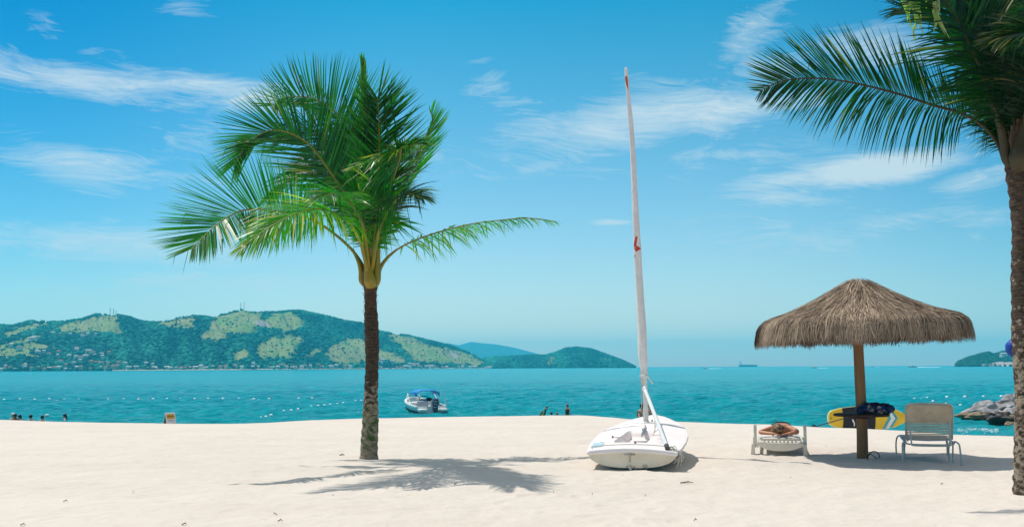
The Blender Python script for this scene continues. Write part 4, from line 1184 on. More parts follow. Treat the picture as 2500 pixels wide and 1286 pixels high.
# mast and furled sail
MY = 18.3
mb_ = DMI @ at(1578, 1031, MY)
def dl(x, y, Y): return DMI @ at(x, y, Y)
mb0 = dl(1577, 1033, MY)
mast = MB().tube([mb0, dl(1575, 960, MY), dl(1573, 900, MY)], .040, 12).build('mast', 'alu', dng)
MB().lathe([(.075, -.01), (.075, .02), (.055, .035), (.05, .06)], 16, tuple(mb0)).build('mast_collar', 'alu', mast)
sp_ = [(1574, 945, .030), (1572, 925, .052), (1573, 905, .060), (1571, 880, .077), (1569, 850, .081), (1567, 800, .078), (1562, 720, .071), (1558, 650, .067), (1556, 600, .066), (1553, 540, .060), (1549, 460, .054), (1545, 380, .050), (1540, 300, .043), (1534, 230, .036), (1530, 185, .031), (1529, 166, .027)]
SPc = catmull([dl(x, y, MY - .02) for (x, y, r0) in sp_], 150)
SPr = np.interp(np.linspace(0, 1, 150), np.linspace(0, 1, len(sp_)), [q[2] for q in sp_])
sv = []; nseg = 26
def sail_r(i, a):
    z = SPc[i][2]
    return SPr[i] * (1 + .10 * mnoise.noise(Vector((math.cos(a) * 1.2, math.sin(a) * 1.2, z * 2.1))) + .07 * math.sin(a * 3 + z * 2.6) + .05 * mnoise.noise(Vector((math.cos(a) * 3, math.sin(a) * 3, z * 8))))
for i in range(150):
    for k_ in range(nseg):
        a_ = 2 * math.pi * k_ / nseg; r0 = sail_r(i, a_)
        sv.append((SPc[i][0] + math.cos(a_) * r0, SPc[i][1] + math.sin(a_) * r0, SPc[i][2]))
sf = []
for i in range(149):
    for k_ in range(nseg):
        j = (k_ + 1) % nseg; sf.append((i * nseg + k_, i * nseg + j, i * nseg + nseg + j, i * nseg + nseg + k_))
sf.append(tuple(range(149 * nseg, 150 * nseg)))
sail = MB().add(sv, sf).build('furled_sail', 'sail', dng, autosharp=None)
# marks showing on the rolled cloth: a red angular figure low down, an orange stripe near the top
def sail_mark(polys, name, material):
    m = MB()
    for pl in polys:
        # polygon as a strip: left edge and right edge rows (px, y)
        n0 = len(m.v)
        for (y, xl, xr) in pl:
            for t_ in (0, .33, .66, 1):
                x = xl + (xr - xl) * t_
                tgt = dl(x, y, MY - .02)
                i = int(np.argmin(np.abs(SPc[:, 2] - tgt.z)))
                cxx = SPc[i]
                dx = max(-1, min(1, (tgt.x - cxx[0]) / SPr[i]))
                a_ = math.atan2(-math.sqrt(max(0, 1 - dx * dx)), dx)
                r0 = sail_r(i, a_) * 1.03 + .004
                m.v.append((cxx[0] + math.cos(a_) * r0, cxx[1] + math.sin(a_) * r0, tgt.z))
        for i in range(len(pl) - 1):
            for t_ in range(3): a_ = n0 + i * 4 + t_; m.f.append((a_, a_ + 4, a_ + 5, a_ + 1))
    return m.build(name, material, sail, autosharp=None)
sail_mark([[(578, 1553, 1557), (584, 1551, 1556.5), (592, 1549.5, 1555), (600, 1549, 1554), (606, 1549.5, 1563.5), (609, 1550.5, 1563.5), (613, 1552.5, 1557), (615, 1554, 1555.5)], [(622, 1550.5, 1551.5), (626, 1550.5, 1552.2), (630, 1550.5, 1551)]], 'red_mark', 'red')
sail_mark([[(188, 1526.5, 1531.5), (196, 1527, 1533), (206, 1528.5, 1533.5), (213, 1531, 1534), (219, 1533.2, 1534.2)]], 'orange_mark', 'orange')
# lashing and loose strap at the foot of the sail
m = MB(); c_ = dl(1573, 917, MY - .02)
for q in range(3):
    m.tube([c_ + Vector((math.cos(a_ * .524) * .075, math.sin(a_ * .524) * .075, .012 * q - .015 + .004 * math.sin(a_))) for a_ in range(13)], .007, 5, cap=False)
m.tube([c_ + Vector((.06, -.04, 0)), dl(1588, 928, MY - .1), dl(1594, 936, MY - .1)], [.007, .012, .016], 6)
m.build('sail_lashing', 'white', sail)
# halyards beside the mast
m = MB(); m.tube([dl(1564, 905, MY - .08), dl(1566, 960, MY - .08), dl(1567, 1000, MY - .12), dl(1575, 1035, MY - .2)], .006, 5)
m.tube([dl(1568, 925, MY - .08), dl(1570, 975, MY - .1), dl(1577, 1030, MY - .15)], .005, 5)
m.tube([dl(1583, 960, MY - .08), dl(1585, 1000, MY - .1), dl(1580, 1036, MY - .1)], .005, 5)
m.build('halyard', 'rope', mast)
# boom: from the mast down to the starboard quarter
bA = dl(1573, 946, MY - .12); bB = dk(.025, .80) + Vector((0, 0, .045))
boom = MB().tube([bA + (bB - bA) * t_ for t_ in (0, .5, 1)], [.030, .033, .033], 12).build('boom', 'alu', dng)
MB().tube([bB + (bA - bB) * .02, bB - (bA - bB) * .015], .038, 10).build('boom_cap', 'darkmetal', boom)
MB().ball(bA + (bB - bA) * .03, (.05, .05, .05), 10, 7).build('gooseneck', 'alu', boom)
m = MB()
for q, (t_, dr) in enumerate(((.42, .10), (.50, .17), (.60, .12))):
    a_ = bA + (bB - bA) * t_; bq = bA + (bB - bA) * (t_ + .22)
    m.tube([a_, (a_ + bq) / 2 + Vector((-.06 * q + .02, 0, -dr)), bq], .007, 5)
m.build('mainsheet', 'rope', boom)
# small hardware
def fitting(name, p, s, material='darkmetal', par=deck, n=8):
    o = MB().lathe([(s, 0), (s, s * .5), (s * .55, s * .9), (s * .6, s * 1.6), (0.001, s * 1.7)], n).build(name, material, par)
    o.location = p; return o
fitting('cleat', dk(.28, -.60), .022); fitting('cleat', dk(.16, -.80), .018, 'steel'); fitting('cleat', dk(.125, .0), .02, 'darkmetal'); fitting('cleat', dk(.035, -.95), .014, 'steel')
fitting('cleat', dk(.72, .10), .02); fitting('deck_eye', dk(.30, .52), .018); fitting('deck_eye', dk(.56, -.02), .02, 'steel')
q = dk(.27, .02) - Vector((0, 0, .12))
MB().ball(q + Vector((0, 0, .03)), (.09, .07, .03), 12, 6).tube([q + Vector((-.1, 0, .05)), q + Vector((.1, .04, .05))], .018, 6).build('sheet_block', 'steel', deck)
MB().box((0, 0, 0), (.045, .62, .03), bev=.012).build('centreboard_slot', 'seatgrey', deck).location = dk(.505, 0) + Vector((0, 0, .008))
MB().tube([dk(.35, .02) + Vector((.0, 0, -.02)), dk(.40, .03) + Vector((0, 0, .02)), dk(.46, .05) + Vector((0, 0, .03))], .022, 8).build('tiller', 'steel', deck)
m = MB(); m.tube([dk(.26, -.58) + Vector((0, 0, .03)), dk(.24, -.35) + Vector((0, 0, .02)), dk(.21, -.1) - Vector((0, 0, .05)), dk(.27, 0) - Vector((0, 0, .07))], .007, 5)
m.tube([dk(.085, v_ / 8) + Vector((0, 0, .012)) for v_ in range(-8, 7)], .006, 5)
m.build('traveller_line', 'rope', deck)
# transom fittings with rust
def tr(x, z): return Vector((x, -.006, z))
for (x, z, w_) in ((-.03, .235, .15), (-.03, .055, .13)):
    g_ = MB().box(tr(x, z), (w_, .006, .020)).box(tr(x, z) - Vector((0, .012, 0)), (.03, .03, .04)).build('gudgeon', 'steel', hull, smooth=False)
    r2 = MB()
    for q in range(9): r2.ball(tr(x + rr.uniform(-w_ * .62, w_ * .62), z + rr.uniform(-.016, .014)), (rr.uniform(.008, .016), .006, rr.uniform(.004, .009)), 7, 5)
    r2.build('rust_streak', 'rust', g_)
MB().tube([tr(-.03, .22), tr(-.03, .10)], .009, 6).build('rudder_pin', 'steel', hull)
MB().ball(tr(-.03, .105), .018, 10, 7).tube([tr(-.03, .04), tr(-.01, .0), tr(.01, -.045)], [.02, .014, .006], 6).build('rope_end', 'white', hull)
m = MB(); m.tube([tr(.195 + .028 * math.cos(a_ * .524), .068 + .02 * math.sin(a_ * .524)) - Vector((0, .008, 0)) for a_ in range(13)], .006, 5, cap=False)
m.tube([tr(.21, .05), tr(.212, .02), tr(.18, -.005)], .006, 5); m.build('drain_ring', 'steel', hull)
# bundle of lines at the starboard quarter
m = MB(); c0 = dk(.03, .86)
for q in range(4):
    a_ = rr.uniform(0, 6); l_ = rr.uniform(.16, .30); sx = rr.uniform(-.05, .09)
    m.tube([c0 + Vector((0, 0, .02)), c0 + Vector((.10 + sx * .4, -.05, .0)), c0 + Vector((.12 + sx, -.08, -l_ * .6)), c0 + Vector((.09 + sx, -.09, -l_)), c0 + Vector((.15 + sx * .3, -.08, -l_ * .5)), c0 + Vector((.07, -.03, .01))], .0065, 6)
m.build('rope_bundle', 'rope', dng)
m = MB()
for q in range(4):
    m.tube([c0 + Vector((rr.uniform(-.05, .02), rr.uniform(-.03, .05), .03)), c0 + Vector((rr.uniform(.0, .1), rr.uniform(-.06, .06), .06)), c0 + Vector((rr.uniform(.08, .16), rr.uniform(-.06, .02), -.02)), c0 + Vector((.14, -.06, -.10))], .008, 6)
m.build('rope_knot', 'ropegreen', dng)
MB().ball(c0 + Vector((.11, -.05, -.07)), (.03, .03, .04), 10, 7).build('sheet_block', 'darkmetal', dng)
# sand heap supporting the bow so the boat rests on something
for q in COL.objects:
    pass

# ================================================================ PARASOL
UB = gp(2106, 1117); UY = UB.y; ku = UY / F / math.cos(PITCH)
par = empty('beach_parasol', (UB.x, UY, 0), label='wide thatched parasol on a round wooden post beside the two beach chairs', cat='parasol')
invu = Vector((UB.x, UY, 0))
def L3(x, y, dy=0.0): return at(x, y, UY + dy) - invu
m = MB(); PP = catmull([L3(2106, 1135), L3(2105, 1060), L3(2101, 960), L3(2097, 880), L3(2094, 800), L3(2094, 740)], 50)
vs = []
for i, q in enumerate(PP):
    t_ = i / 49
    for k_ in range(20):
        a_ = 2 * math.pi * k_ / 20; r0 = (13.4 - 2.2 * t_) * ku * (1 + .03 * mnoise.noise(Vector((math.cos(a_), math.sin(a_), q[2] * 2))))
        vs.append((q[0] + math.cos(a_) * r0, q[1] + math.sin(a_) * r0, q[2]))
fs = [(i * 20 + k_, i * 20 + (k_ + 1) % 20, i * 20 + 20 + (k_ + 1) % 20, i * 20 + 20 + k_) for i in range(49) for k_ in range(20)]
m.add(vs, fs).build('post', 'wood', par)
apex = L3(2096, 683); CR = 243 * ku
eL = L3(1853, 838); eR = L3(2348, 822)
cxm = (eL.x + eR.x) / 2; ez = (eL.z + eR.z) / 2
slope = (eR.z - eL.z) / (eR.x - eL.x)
H = apex.z - ez
PR = [(.0, 1.0), (.035, .995), (.10, .95), (.25, .80), (.45, .615), (.65, .465), (.80, .385), (.90, .325), (.96, .24), (.985, .13), (1.0, .0)]
pr_r = np.array([q[0] for q in PR]); pr_z = np.array([q[1] for q in PR])
_ss = np.concatenate([[0], np.cumsum(np.hypot(np.diff(pr_r) * CR, np.diff(pr_z) * H))]); SL = _ss[-1]
def roof(s_, th, off=0.0):
    """s_: metres down the slope from the apex; th: angle"""
    rr0 = np.interp(s_, _ss, pr_r); zz0 = np.interp(s_, _ss, pr_z)
    poly = 1 + .035 * np.cos(6 * (th + .52)) * rr0      # six soft hips
    x = cxm * rr0 + apex.x * (1 - rr0) + np.cos(th) * rr0 * CR * poly; y = np.sin(th) * rr0 * CR * poly
    z = ez + H * zz0 + slope * (x - cxm) * rr0
    return np.stack([x, y, z], -1), rr0
rg = np.random.default_rng(3)
V = []; Fc = []; TT = []
# inner body (keeps light out)
nth, nsl = 60, 16
S_, T_ = np.meshgrid(np.linspace(0.0, SL - .06, nsl), np.linspace(0, 2 * math.pi, nth + 1)[:-1], indexing='ij')
Pb, _ = roof(S_, T_); Pb[..., 2] -= .05
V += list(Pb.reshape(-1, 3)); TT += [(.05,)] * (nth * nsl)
for i in range(nsl - 1):
    for k_ in range(nth):
        j = (k_ + 1) % nth; Fc.append((i * nth + k_, i * nth + j, (i + 1) * nth + j, (i + 1) * nth + k_))
# strands
NS = 26000
s0 = SL * np.sqrt(rg.uniform(.0, 1, NS)) * .93
s0[:5200] = SL * rg.uniform(.62, .93, 5200)
th0 = rg.uniform(0, 2 * math.pi, NS)
ln = rg.uniform(.22, .55, NS); 
over = rg.uniform(0, .10, NS) + .05 * (vn(th0 * 9, th0 * 0, 4) + vn(th0 * 30, th0 * 0 + 5, 6) - 1)
send = np.minimum(s0 + ln, SL + over)
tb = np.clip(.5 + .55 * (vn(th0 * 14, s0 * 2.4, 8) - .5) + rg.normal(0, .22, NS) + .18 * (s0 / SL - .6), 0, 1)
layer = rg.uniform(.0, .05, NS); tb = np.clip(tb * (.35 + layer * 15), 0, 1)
dth = rg.normal(0, .030, NS)
wv_ = rg.uniform(.0025, .0075, NS)
K = 4; base = len(V)
ptsK = []
for q in range(K):
    t_ = q / (K - 1); sq_ = s0 + (send - s0) * t_
    inside = np.minimum(sq_, SL)
    Pq, r0 = roof(inside, th0 + dth * t_ / np.maximum(.25, s0 / SL))
    ext = np.maximum(0, sq_ - SL)
    Pq[:, 2] -= ext
    out = layer + .028 * t_ * rg.uniform(-.3, 1, NS)
    Pq[:, 0] += np.cos(th0) * out * .6; Pq[:, 1] += np.sin(th0) * out * .6; Pq[:, 2] += out * .8 * (sq_ < SL * .93)
    ptsK.append(Pq)
tx = np.stack([-np.sin(th0), np.cos(th0), rg.uniform(-.4, .4, NS)], -1)
arr = np.zeros((NS, K * 2, 3))
for q in range(K):
    w_ = (wv_ * (1.0 if q < K - 1 else .35))[:, None] * tx
    arr[:, 2 * q] = ptsK[q] + w_; arr[:, 2 * q + 1] = ptsK[q] - w_
V = np.vstack([np.array(V), arr.reshape(-1, 3)])
TT = np.concatenate([np.array(TT)[:, 0], np.repeat(tb, K * 2)])
ff = np.array([(2 * q, 2 * q + 1, 2 * q + 3, 2 * q + 2) for q in range(K - 1)])
ff = (ff[None] + (np.arange(NS) * 2 * K)[:, None, None]).reshape(-1, 4) + base
Fc = np.vstack([np.array(Fc), ff])
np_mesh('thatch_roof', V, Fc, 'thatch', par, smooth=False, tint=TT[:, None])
m = MB()
for q in range(8):
    a_ = q * math.pi / 4 + .2
    e_, _ = roof(np.array([SL * .86]), np.array([a_])); e_ = e_[0] - np.array([0, 0, .10])
    m.tube([apex - Vector((0, 0, .28)), Vector(e_)], .022, 6)
m.build('rafter', 'wood', par)
TZ = (L3(2103, 1012)).z
tcx = L3(2103, 1012).x
tt = MB().lathe([(.09, -.02), (.44, -.02), (.452, -.008), (.452, .012), (.44, .02), (.09, .02)], 40, (tcx, 0, TZ)).build('table_top', 'dkwood', par)
MB().lathe([(.09, -.06), (.14, -.06), (.14, -.021), (.09, -.021)], 20, (tcx, 0, TZ)).build('table_bracket', 'dkwood', tt)

# cloth bundle on the table
def cl(d):
    k_ = 1 + .30 * mnoise.noise(d * 1.9 + Vector((3, 1, 2))) + .16 * mnoise.noise(d * 5)
    return k_ * (1.0 if d.z > -.2 else .9)
cb = at(2130, 1008, UY)
o = MB().ball((0, 0, .10), (.26, .15, .095), 48, 30, None, cl).ball((-.20, -.03, .07), (.13, .12, .07), 30, 20, None, cl).ball((.20, -.02, .08), (.11, .11, .085), 30, 20, None, cl).build('beach_towel', 'floral', autosharp=None)
o.location = (cb.x, UY - .14, TZ + .018)
tag(o, 'crumpled navy floral beach cloth lying on the parasol table', 'towel')

# black hoop beside the post
hp = gp(2133, 1121)
m = MB(); m.tube([Vector((hp.x + .11 * math.cos(a_ * .262), hp.y + .05 * math.cos(a_ * .262 + .6), .025 + .10 * math.sin(a_ * .262))) - hp for a_ in range(-2, 15)], .0085, 6)
m.tube([Vector((-.10, .04, .02)), Vector((-.05, .0, .085)), Vector((.03, -.03, .02)), Vector((.09, .02, .0))], .007, 6)
o = m.build('hose', 'black'); o.location = (hp.x, hp.y, gz(hp.x, hp.y)); tag(o, 'black looped hose lying at the foot of the parasol post', 'hose')

# ================================================================ PEOPLE
def person(root, J, skin, name='body', sub=2, hands=False, fingers=None):
    """J: dict joint -> (x, y, z, r); grown as one skin"""
    chain = [('pelvis', 'belly'), ('belly', 'chest'), ('chest', 'neck'), ('neck', 'head'), ('head', 'crown'),
             ('chest', 'shL'), ('shL', 'elL'), ('elL', 'wrL'), ('wrL', 'paL'), ('chest', 'shR'), ('shR', 'elR'), ('elR', 'wrR'), ('wrR', 'paR'),
             ('pelvis', 'hiL'), ('hiL', 'knL'), ('knL', 'anL'), ('anL', 'toL'), ('pelvis', 'hiR'), ('hiR', 'knR'), ('knR', 'anR'), ('anR', 'toR')]
    names = ['pelvis'] + [c for _, c in chain]
    idx = {}; vs = []; rs = []
    for nme in names:
        if nme in J:
            idx[nme] = len(vs); vs.append(J[nme][:3]); rs.append(J[nme][3])
    es = [(idx[a], idx[b]) for a, b in chain if a in idx and b in idx]
    for side in ('L', 'R'):
        if ('pa' + side) in J and ('wr' + side) in J:
            w = Vector(J['wr' + side][:3]); p_ = Vector(J['pa' + side][:3]); d = (p_ - w).normalized()
            sd = d.cross(Vector((0, 0, 1)));
            sd = sd.normalized() if sd.length > .2 else Vector((1, 0, 0))
            curl = Vector((0, 0, -1)) - d * Vector((0, 0, -1)).dot(d)
            for fi, (off, l_) in enumerate(((-.030, .062), (-.010, .072), (.010, .068), (.028, .054))):
                a_ = p_ + sd * off + d * .02; b1 = a_ + d * l_ * .55 + sd * off * .15; b2 = b1 + (d + curl * .45).normalized() * l_ * .45
                n0 = len(vs); vs += [tuple(a_), tuple(b1), tuple(b2)]; rs += [.010, .0085, .007]
                es += [(idx['pa' + side], n0), (n0, n0 + 1), (n0 + 1, n0 + 2)]
            a_ = w + d * .03 - sd * .035; b1 = a_ + (d * .7 - sd * .7) * .035; n0 = len(vs)
            vs += [tuple(a_), tuple(b1)]; rs += [.012, .009]; es += [(idx['wr' + side], n0), (n0, n0 + 1)]
    me = bpy.data.meshes.new(name); me.from_pydata([tuple(v) for v in vs], es, [])
    me.materials.append(M[skin])
    o = bpy.data.objects.new(name, me); COL.objects.link(o); o.parent = root
    md = o.modifiers.new('skin', 'SKIN'); md.use_smooth_shade = True
    sv_ = me.skin_vertices[0].data
    for i, r0 in enumerate(rs):
        sv_[i].radius = (r0, r0) if not isinstance(r0, tuple) else r0
        sv_[i].use_root = (i == 0)
    sb = o.modifiers.new('sub', 'SUBSURF'); sb.levels = sub; sb.render_levels = sub
    return o

def standing(s_=1.0, armL=(.12, -.05), armR=(.12, -.05), lean=(0, 0), sh=.17, female=False):
    """feet at z 0; armL = (outward, forward) offsets of the hand; lean moves the upper body"""
    lx, ly = lean
    J = {'pelvis': (0, 0, .92, (.14, .10)), 'belly': (lx * .35, ly * .35, 1.08, (.115, .085)), 'chest': (lx * .7, ly * .7, 1.30, (.14, .10)), 'neck': (lx * .9, ly * .9, 1.47, .062),
         'head': (lx, ly, 1.58, (.076, .088)), 'crown': (lx, ly, 1.68, (.062, .072)),
         'hiL': (-.09, 0, .86, .085), 'knL': (-.10, -.02, .48, .055), 'anL': (-.10, 0, .08, .036), 'toL': (-.11, -.14, .03, .03),
         'hiR': (.09, 0, .86, .085), 'knR': (.10, -.02, .48, .055), 'anR': (.10, 0, .08, .036), 'toR': (.11, -.14, .03, .03)}
    for sd, sg, arm in (('L', -1, armL), ('R', 1, armR)):
        sx, sy, szz = lx * .8 + sg * sh, ly * .8, 1.41
        hx, hy, hz = sx + sg * arm[0], sy + arm[1], arm[2] if len(arm) > 2 else .86
        J['sh' + sd] = (sx, sy, szz, .050)
        mx_ = Vector(((sx + hx) / 2 + sg * .05, (sy + hy) / 2 + .04, (szz + hz) / 2))
        J['el' + sd] = (*mx_, .038); J['wr' + sd] = (hx, hy, hz, .026)
        d = (Vector((hx, hy, hz)) - mx_).normalized() * .08
        J['pa' + sd] = (hx + d.x, hy + d.y, hz + d.z, (.032, .018))
    return {k_: (v[0] * s_, v[1] * s_, v[2] * s_, (v[3] * s_ if not isinstance(v[3], tuple) else (v[3][0] * s_, v[3][1] * s_))) for k_, v in J.items()}

def hair(body, c, r, material, lng=0.0, back=(0, 1, 0)):
    """cap over the back and top of the head, with a longer fall when lng > 0"""
    c = Vector(c); b = Vector(back)
    m = MB().ball(c + Vector((0, 0, r * .12)) + b * r * .18, (r * .98, r * 1.02, r * 1.10), 16, 12, None, lambda d: 1 + .05 * mnoise.noise(d * 6))
    if lng: m.tube([c + b * r * .5, c + b * r * .85 + Vector((0, 0, -r * .9)), c + b * r * .8 + Vector((0, 0, -r * .9 - lng))], [r * .75, r * .62, r * .25], 10)
    return m.build('hair', material, body)
def face(body, c, r, fwd=(0, -1, 0), skin='skin'):
    c = Vector(c); f_ = Vector(fwd).normalized(); s_ = f_.cross(Vector((0, 0, 1))).normalized()
    m = MB()
    m.ball(c + f_ * r * 1.0 + Vector((0, 0, -r * .1)), r * .16, 8, 6).ball(c + f_ * r * .92 + Vector((0, 0, -r * .62)), (r * .22, r * .12, r * .07), 8, 6)
    for sg in (-1, 1): m.ball(c + s_ * sg * r * .9, (r * .12, r * .2, r * .28), 8, 6)
    m.build('face', skin, body)
    e = MB()
    for sg in (-1, 1): e.ball(c + f_ * r * .88 + s_ * sg * r * .36 + Vector((0, 0, r * .1)), r * .12, 8, 6)
    e.build('eyes', 'black', body)

def bather(px_, py_, D, label, skin, hairm, size=1.0, rz=0.0, depth=1.12, long=0.0, top=None, cap=None, group=None, arms=None, lean=(0, 0)):
    """py_ = head top in the photo; the figure stands on the sea bed, waist or chest deep"""
    p_ = at(px_, py_, D)
    H_ = 1.79 * size
    root = empty('person', (p_.x, D, p_.z - H_), rz, label, 'person', group)
    J = standing(size, *(arms or ((.16, -.18, 1.02), (.16, -.18, 1.02))), lean=lean)
    b_ = person(root, J, skin, sub=1)
    hd = J['head']; cpt = (hd[0], hd[1], hd[2] + .03 * size)
    hair(b_, cpt, .098 * size, hairm, long)
    face(b_, (hd[0], hd[1], hd[2] + .02 * size), .088 * size, skin=skin)
    if top:
        MB().tube([(J['belly'][0], J['belly'][1], J['belly'][2] - .1 * size), J['belly'][:3], J['chest'][:3], (J['chest'][0], J['chest'][1], J['chest'][2] + .10 * size)], [.135 * size, .14 * size, .165 * size, .085 * size], 14, flat=.72).build('top', top, b_)
    if cap:
        MB().ball((cpt[0], cpt[1], cpt[2] + .05 * size), (.112 * size, .112 * size, .09 * size), 14, 8).build('cap', cap, b_)
    return root
bather(36, 1006, 56, 'dark haired bather nearest the left edge, close to another bather', 'skin3', 'hairb', .98, .4, arms=((.1, -.3, 1.25), (.16, -.25, 1.1)), top='blackcloth', lean=(.03, 0))
bather(48, 1008, 56, 'dark haired bather second from the left edge, in black swimwear', 'skin', 'hairb', .96, -.6, top='blackcloth', long=.05)
bather(32, 1005, 58, 'bather in a white cap behind the two leftmost bathers', 'skin2', 'hairl', 1.0, .2, cap='whitecloth')
bather(76, 1008, 56, 'dark haired bather with a pale yellow top, third group from the left', 'skin2', 'hairb', .98, math.pi * .9, top='yellowcloth')
bather(104, 1009.5, 55, 'bather with black hair and bare back seen from behind, near the shore', 'skin2', 'hairb', .98, math.pi * 1.05)
bather(115, 1008, 61, 'bather in a pale cap low in the water behind a black haired bather', 'skin2', 'hairb', 1.0, .3, cap='whitecloth')
bather(158, 1006, 58, 'lone bather with dark hair at the right end of the left group', 'skin2', 'hairb', 1.0, -1.0, long=.04)
# the people at the water's edge near the middle
bather(1385, 983.5, 52, 'child with auburn hair and black swimsuit standing in the shallows', 'skin', 'hairr', .70, -.9, top='blackcloth', arms=((.10, .02, .86), (.10, .02, .86)))
p = bather(1346, 1003, 56, 'child with dark hair low in the water, left of the yellow shirt', 'skin2', 'hairb', .72, math.pi)
p = bather(1361, 1004, 56, 'child in pale yellow shirt and dark goggles low in the water', 'skin2', 'hairl', .72, .4, top='yellowcloth')
# child diving forward, a leaning black and yellow figure
p_ = at(1327, 1002, 54)
root = empty('person', (p_.x, 54, p_.z), .2, 'child in black wetsuit with yellow panels leaning over at the water edge', 'person')
J = {'pelvis': (-.30, 0, -.55, .10), 'belly': (-.15, 0, -.38, .09), 'chest': (.02, 0, -.14, .11), 'neck': (.10, 0, .02, .045), 'head': (.13, 0, .10, .075), 'crown': (.15, -.02, .17, .065),
     'shL': (-.08, -.1, -.02, .045), 'elL': (-.25, -.2, -.25, .036), 'wrL': (-.38, -.22, -.42, .026), 'paL': (-.43, -.22, -.48, .025),
     'shR': (.12, .1, -.08, .045), 'elR': (.05, .2, -.32, .036), 'wrR': (-.08, .2, -.48, .026), 'paR': (-.12, .2, -.54, .025),
     'hiL': (-.36, -.07, -.62, .07), 'knL': (-.30, -.08, -.95, .05), 'anL': (-.35, -.08, -1.2, .035), 'toL': (-.28, -.10, -1.25, .03), 'hiR': (-.36, .07, -.62, .07), 'knR': (-.30, .08, -.95, .05), 'anR': (-.35, .08, -1.2, .035), 'toR': (-.28, .10, -1.25, .03)}
bd = person(root, J, 'blackcloth', sub=1)
MB().tube([(-.22, -.11, -.40), (-.10, -.13, -.22), (-.02, -.13, -.02)], [.05, .06, .05], 10, flat=.5).build('shirt', 'yellowcloth', bd)
MB().ball((.13, -.045, .11), (.05, .04, .065), 10, 8).build('face', 'skin2', bd)
hair(bd, (.155, .0, .14), .08, 'hairb')
# couple sitting at the water's edge beyond the dinghy bow
def sitter(px_, py_, D, label, skin, hairm, top=None, long=.12, rz=0.0):
    p_ = at(px_, py_, D)
    root = empty('person', (p_.x, D, p_.z - .93), rz, label, 'person', None)
    J = {'pelvis': (0, 0, .12, (.16, .12)), 'belly': (0, .02, .28, (.125, .09)), 'chest': (0, .05, .50, (.15, .10)), 'neck': (0, .08, .68, .05), 'head': (0, .10, .78, (.07, .08)), 'crown': (0, .10, .87, .06),
         'shL': (-.18, .06, .60, .05), 'elL': (-.23, .20, .36, .038), 'wrL': (-.12, .40, .36, .028), 'paL': (-.05, .46, .38, .026), 'shR': (.18, .06, .60, .05), 'elR': (.23, .20, .36, .038), 'wrR': (.12, .40, .36, .028), 'paR': (.05, .46, .38, .026),
         'hiL': (-.10, .05, .10, .10), 'knL': (-.12, .48, .40, .06), 'anL': (-.12, .75, .08, .04), 'toL': (-.12, .90, .05, .03), 'hiR': (.10, .05, .10, .10), 'knR': (.12, .48, .40, .06), 'anR': (.12, .75, .08, .04), 'toR': (.12, .90, .05, .03)}
    bd = person(root, J, skin, sub=1)
    hair(bd, (0, .09, .82), .105, hairm, long, (0, -1, 0))
    MB().tube([(0, 0, .02), (0, 0, .12), (0, .01, .18)], [.16, .175, .14], 14, flat=.8).build('swimwear', top or 'blackcloth', bd)
    return root
sitter(1567, 985, 52, 'dark haired person with tanned back sitting by the water left of the mast', 'skin', 'hairb', None, .10)
sitter(1586, 984, 52, 'blond person with tanned back sitting by the water right of the mast', 'skin', 'hairg', None, .16)

# ================================================================ LOUNGER + SUNBATHER
LQ = gp(1906, 1112); LY = LQ.y
lg = empty('sun_lounger', (LQ.x, LY, 0), -R(14), 'low white plastic sun lounger with a sunbather lying on it', 'sun lounger')
LG = Matrix.Translation((LQ.x, LY, 0)) @ Matrix.Rotation(-R(14), 4, 'Z')
zs = .29
# slatted bed: slats across with gaps, held by two side rails
m = MB()
W2 = .33
m.box((0, .035, zs - .012), (W2 * 2, .07, .05), bev=.015)
m.box((0, 1.86, zs - .012), (W2 * 2, .07, .05), bev=.015)
for q in range(26):
    y_ = .115 + q * .067
    m.box((0, y_, zs), (W2 * 2 - .06, .045, .018), bev=.005)
for sg in (-1, 1): m.box((sg * (W2 - .02), .95, zs - .01), (.055, 1.88, .05), bev=.015)
m.box((0, .95, zs - .02), (.06, 1.86, .03), bev=.006)
# short lengthwise teeth below the head end
m.build('bed', 'plastic', lg)
m = MB()
for q in range(9):
    m.box((-.26 + q * .065, .03, zs - .045), (.028, .05, .04), bev=.006)
m.build('bed_rib', 'plastic', lg)
# curved apron below the head end
m = MB(); n_ = 21
for q in range(n_):
    t_ = q / (n_ - 1) * 2 - 1; x = t_ * .385
    zt = zs - .052 - .012 * (1 - t_ * t_); zb = zs - .115 - .095 * (1 - abs(t_) ** 2.4)
    for (yy, zz) in ((-.005, zt), (-.028, zt - .012), (-.032, (zt + zb) / 2), (-.015, zb), (.03, zb), (.03, zt)): m.v.append((x, yy, zz))
for q in range(n_ - 1):
    for j in range(6): a_ = q * 6 + j; b2 = q * 6 + (j + 1) % 6; m.f.append((a_, b2, b2 + 6, a_ + 6))
m.f += [tuple(range(6))[::-1], tuple(range((n_ - 1) * 6, n_ * 6))]
m.build('apron', 'plastic', lg)
m = MB()
for sg in (-1, 1): m.box((sg * .385, .95, zs - .11), (.035, 1.92, .075), bev=.012)
m.build('side_rail', 'plastic', lg)
for (x, y_, nm) in ((-.40, .0, 1), (.40, .0, 1), (-.40, 1.75, 0), (.40, 1.75, 0)):
    sg = 1 if x > 0 else -1
    MB().prism([(-.035, 0), (.05, 0), (.035, .10), (.025, .22), (-.03, .22), (-.03, .10)], .075, Matrix.Translation((x + sg * (.055 if x < 0 else .01), y_, -.02)) @ (Matrix.Rotation(R(90), 4, 'X') if sg > 0 else Matrix.Rotation(R(180), 4, 'Z') @ Matrix.Rotation(R(90), 4, 'X'))).build('leg', 'plastic', lg)
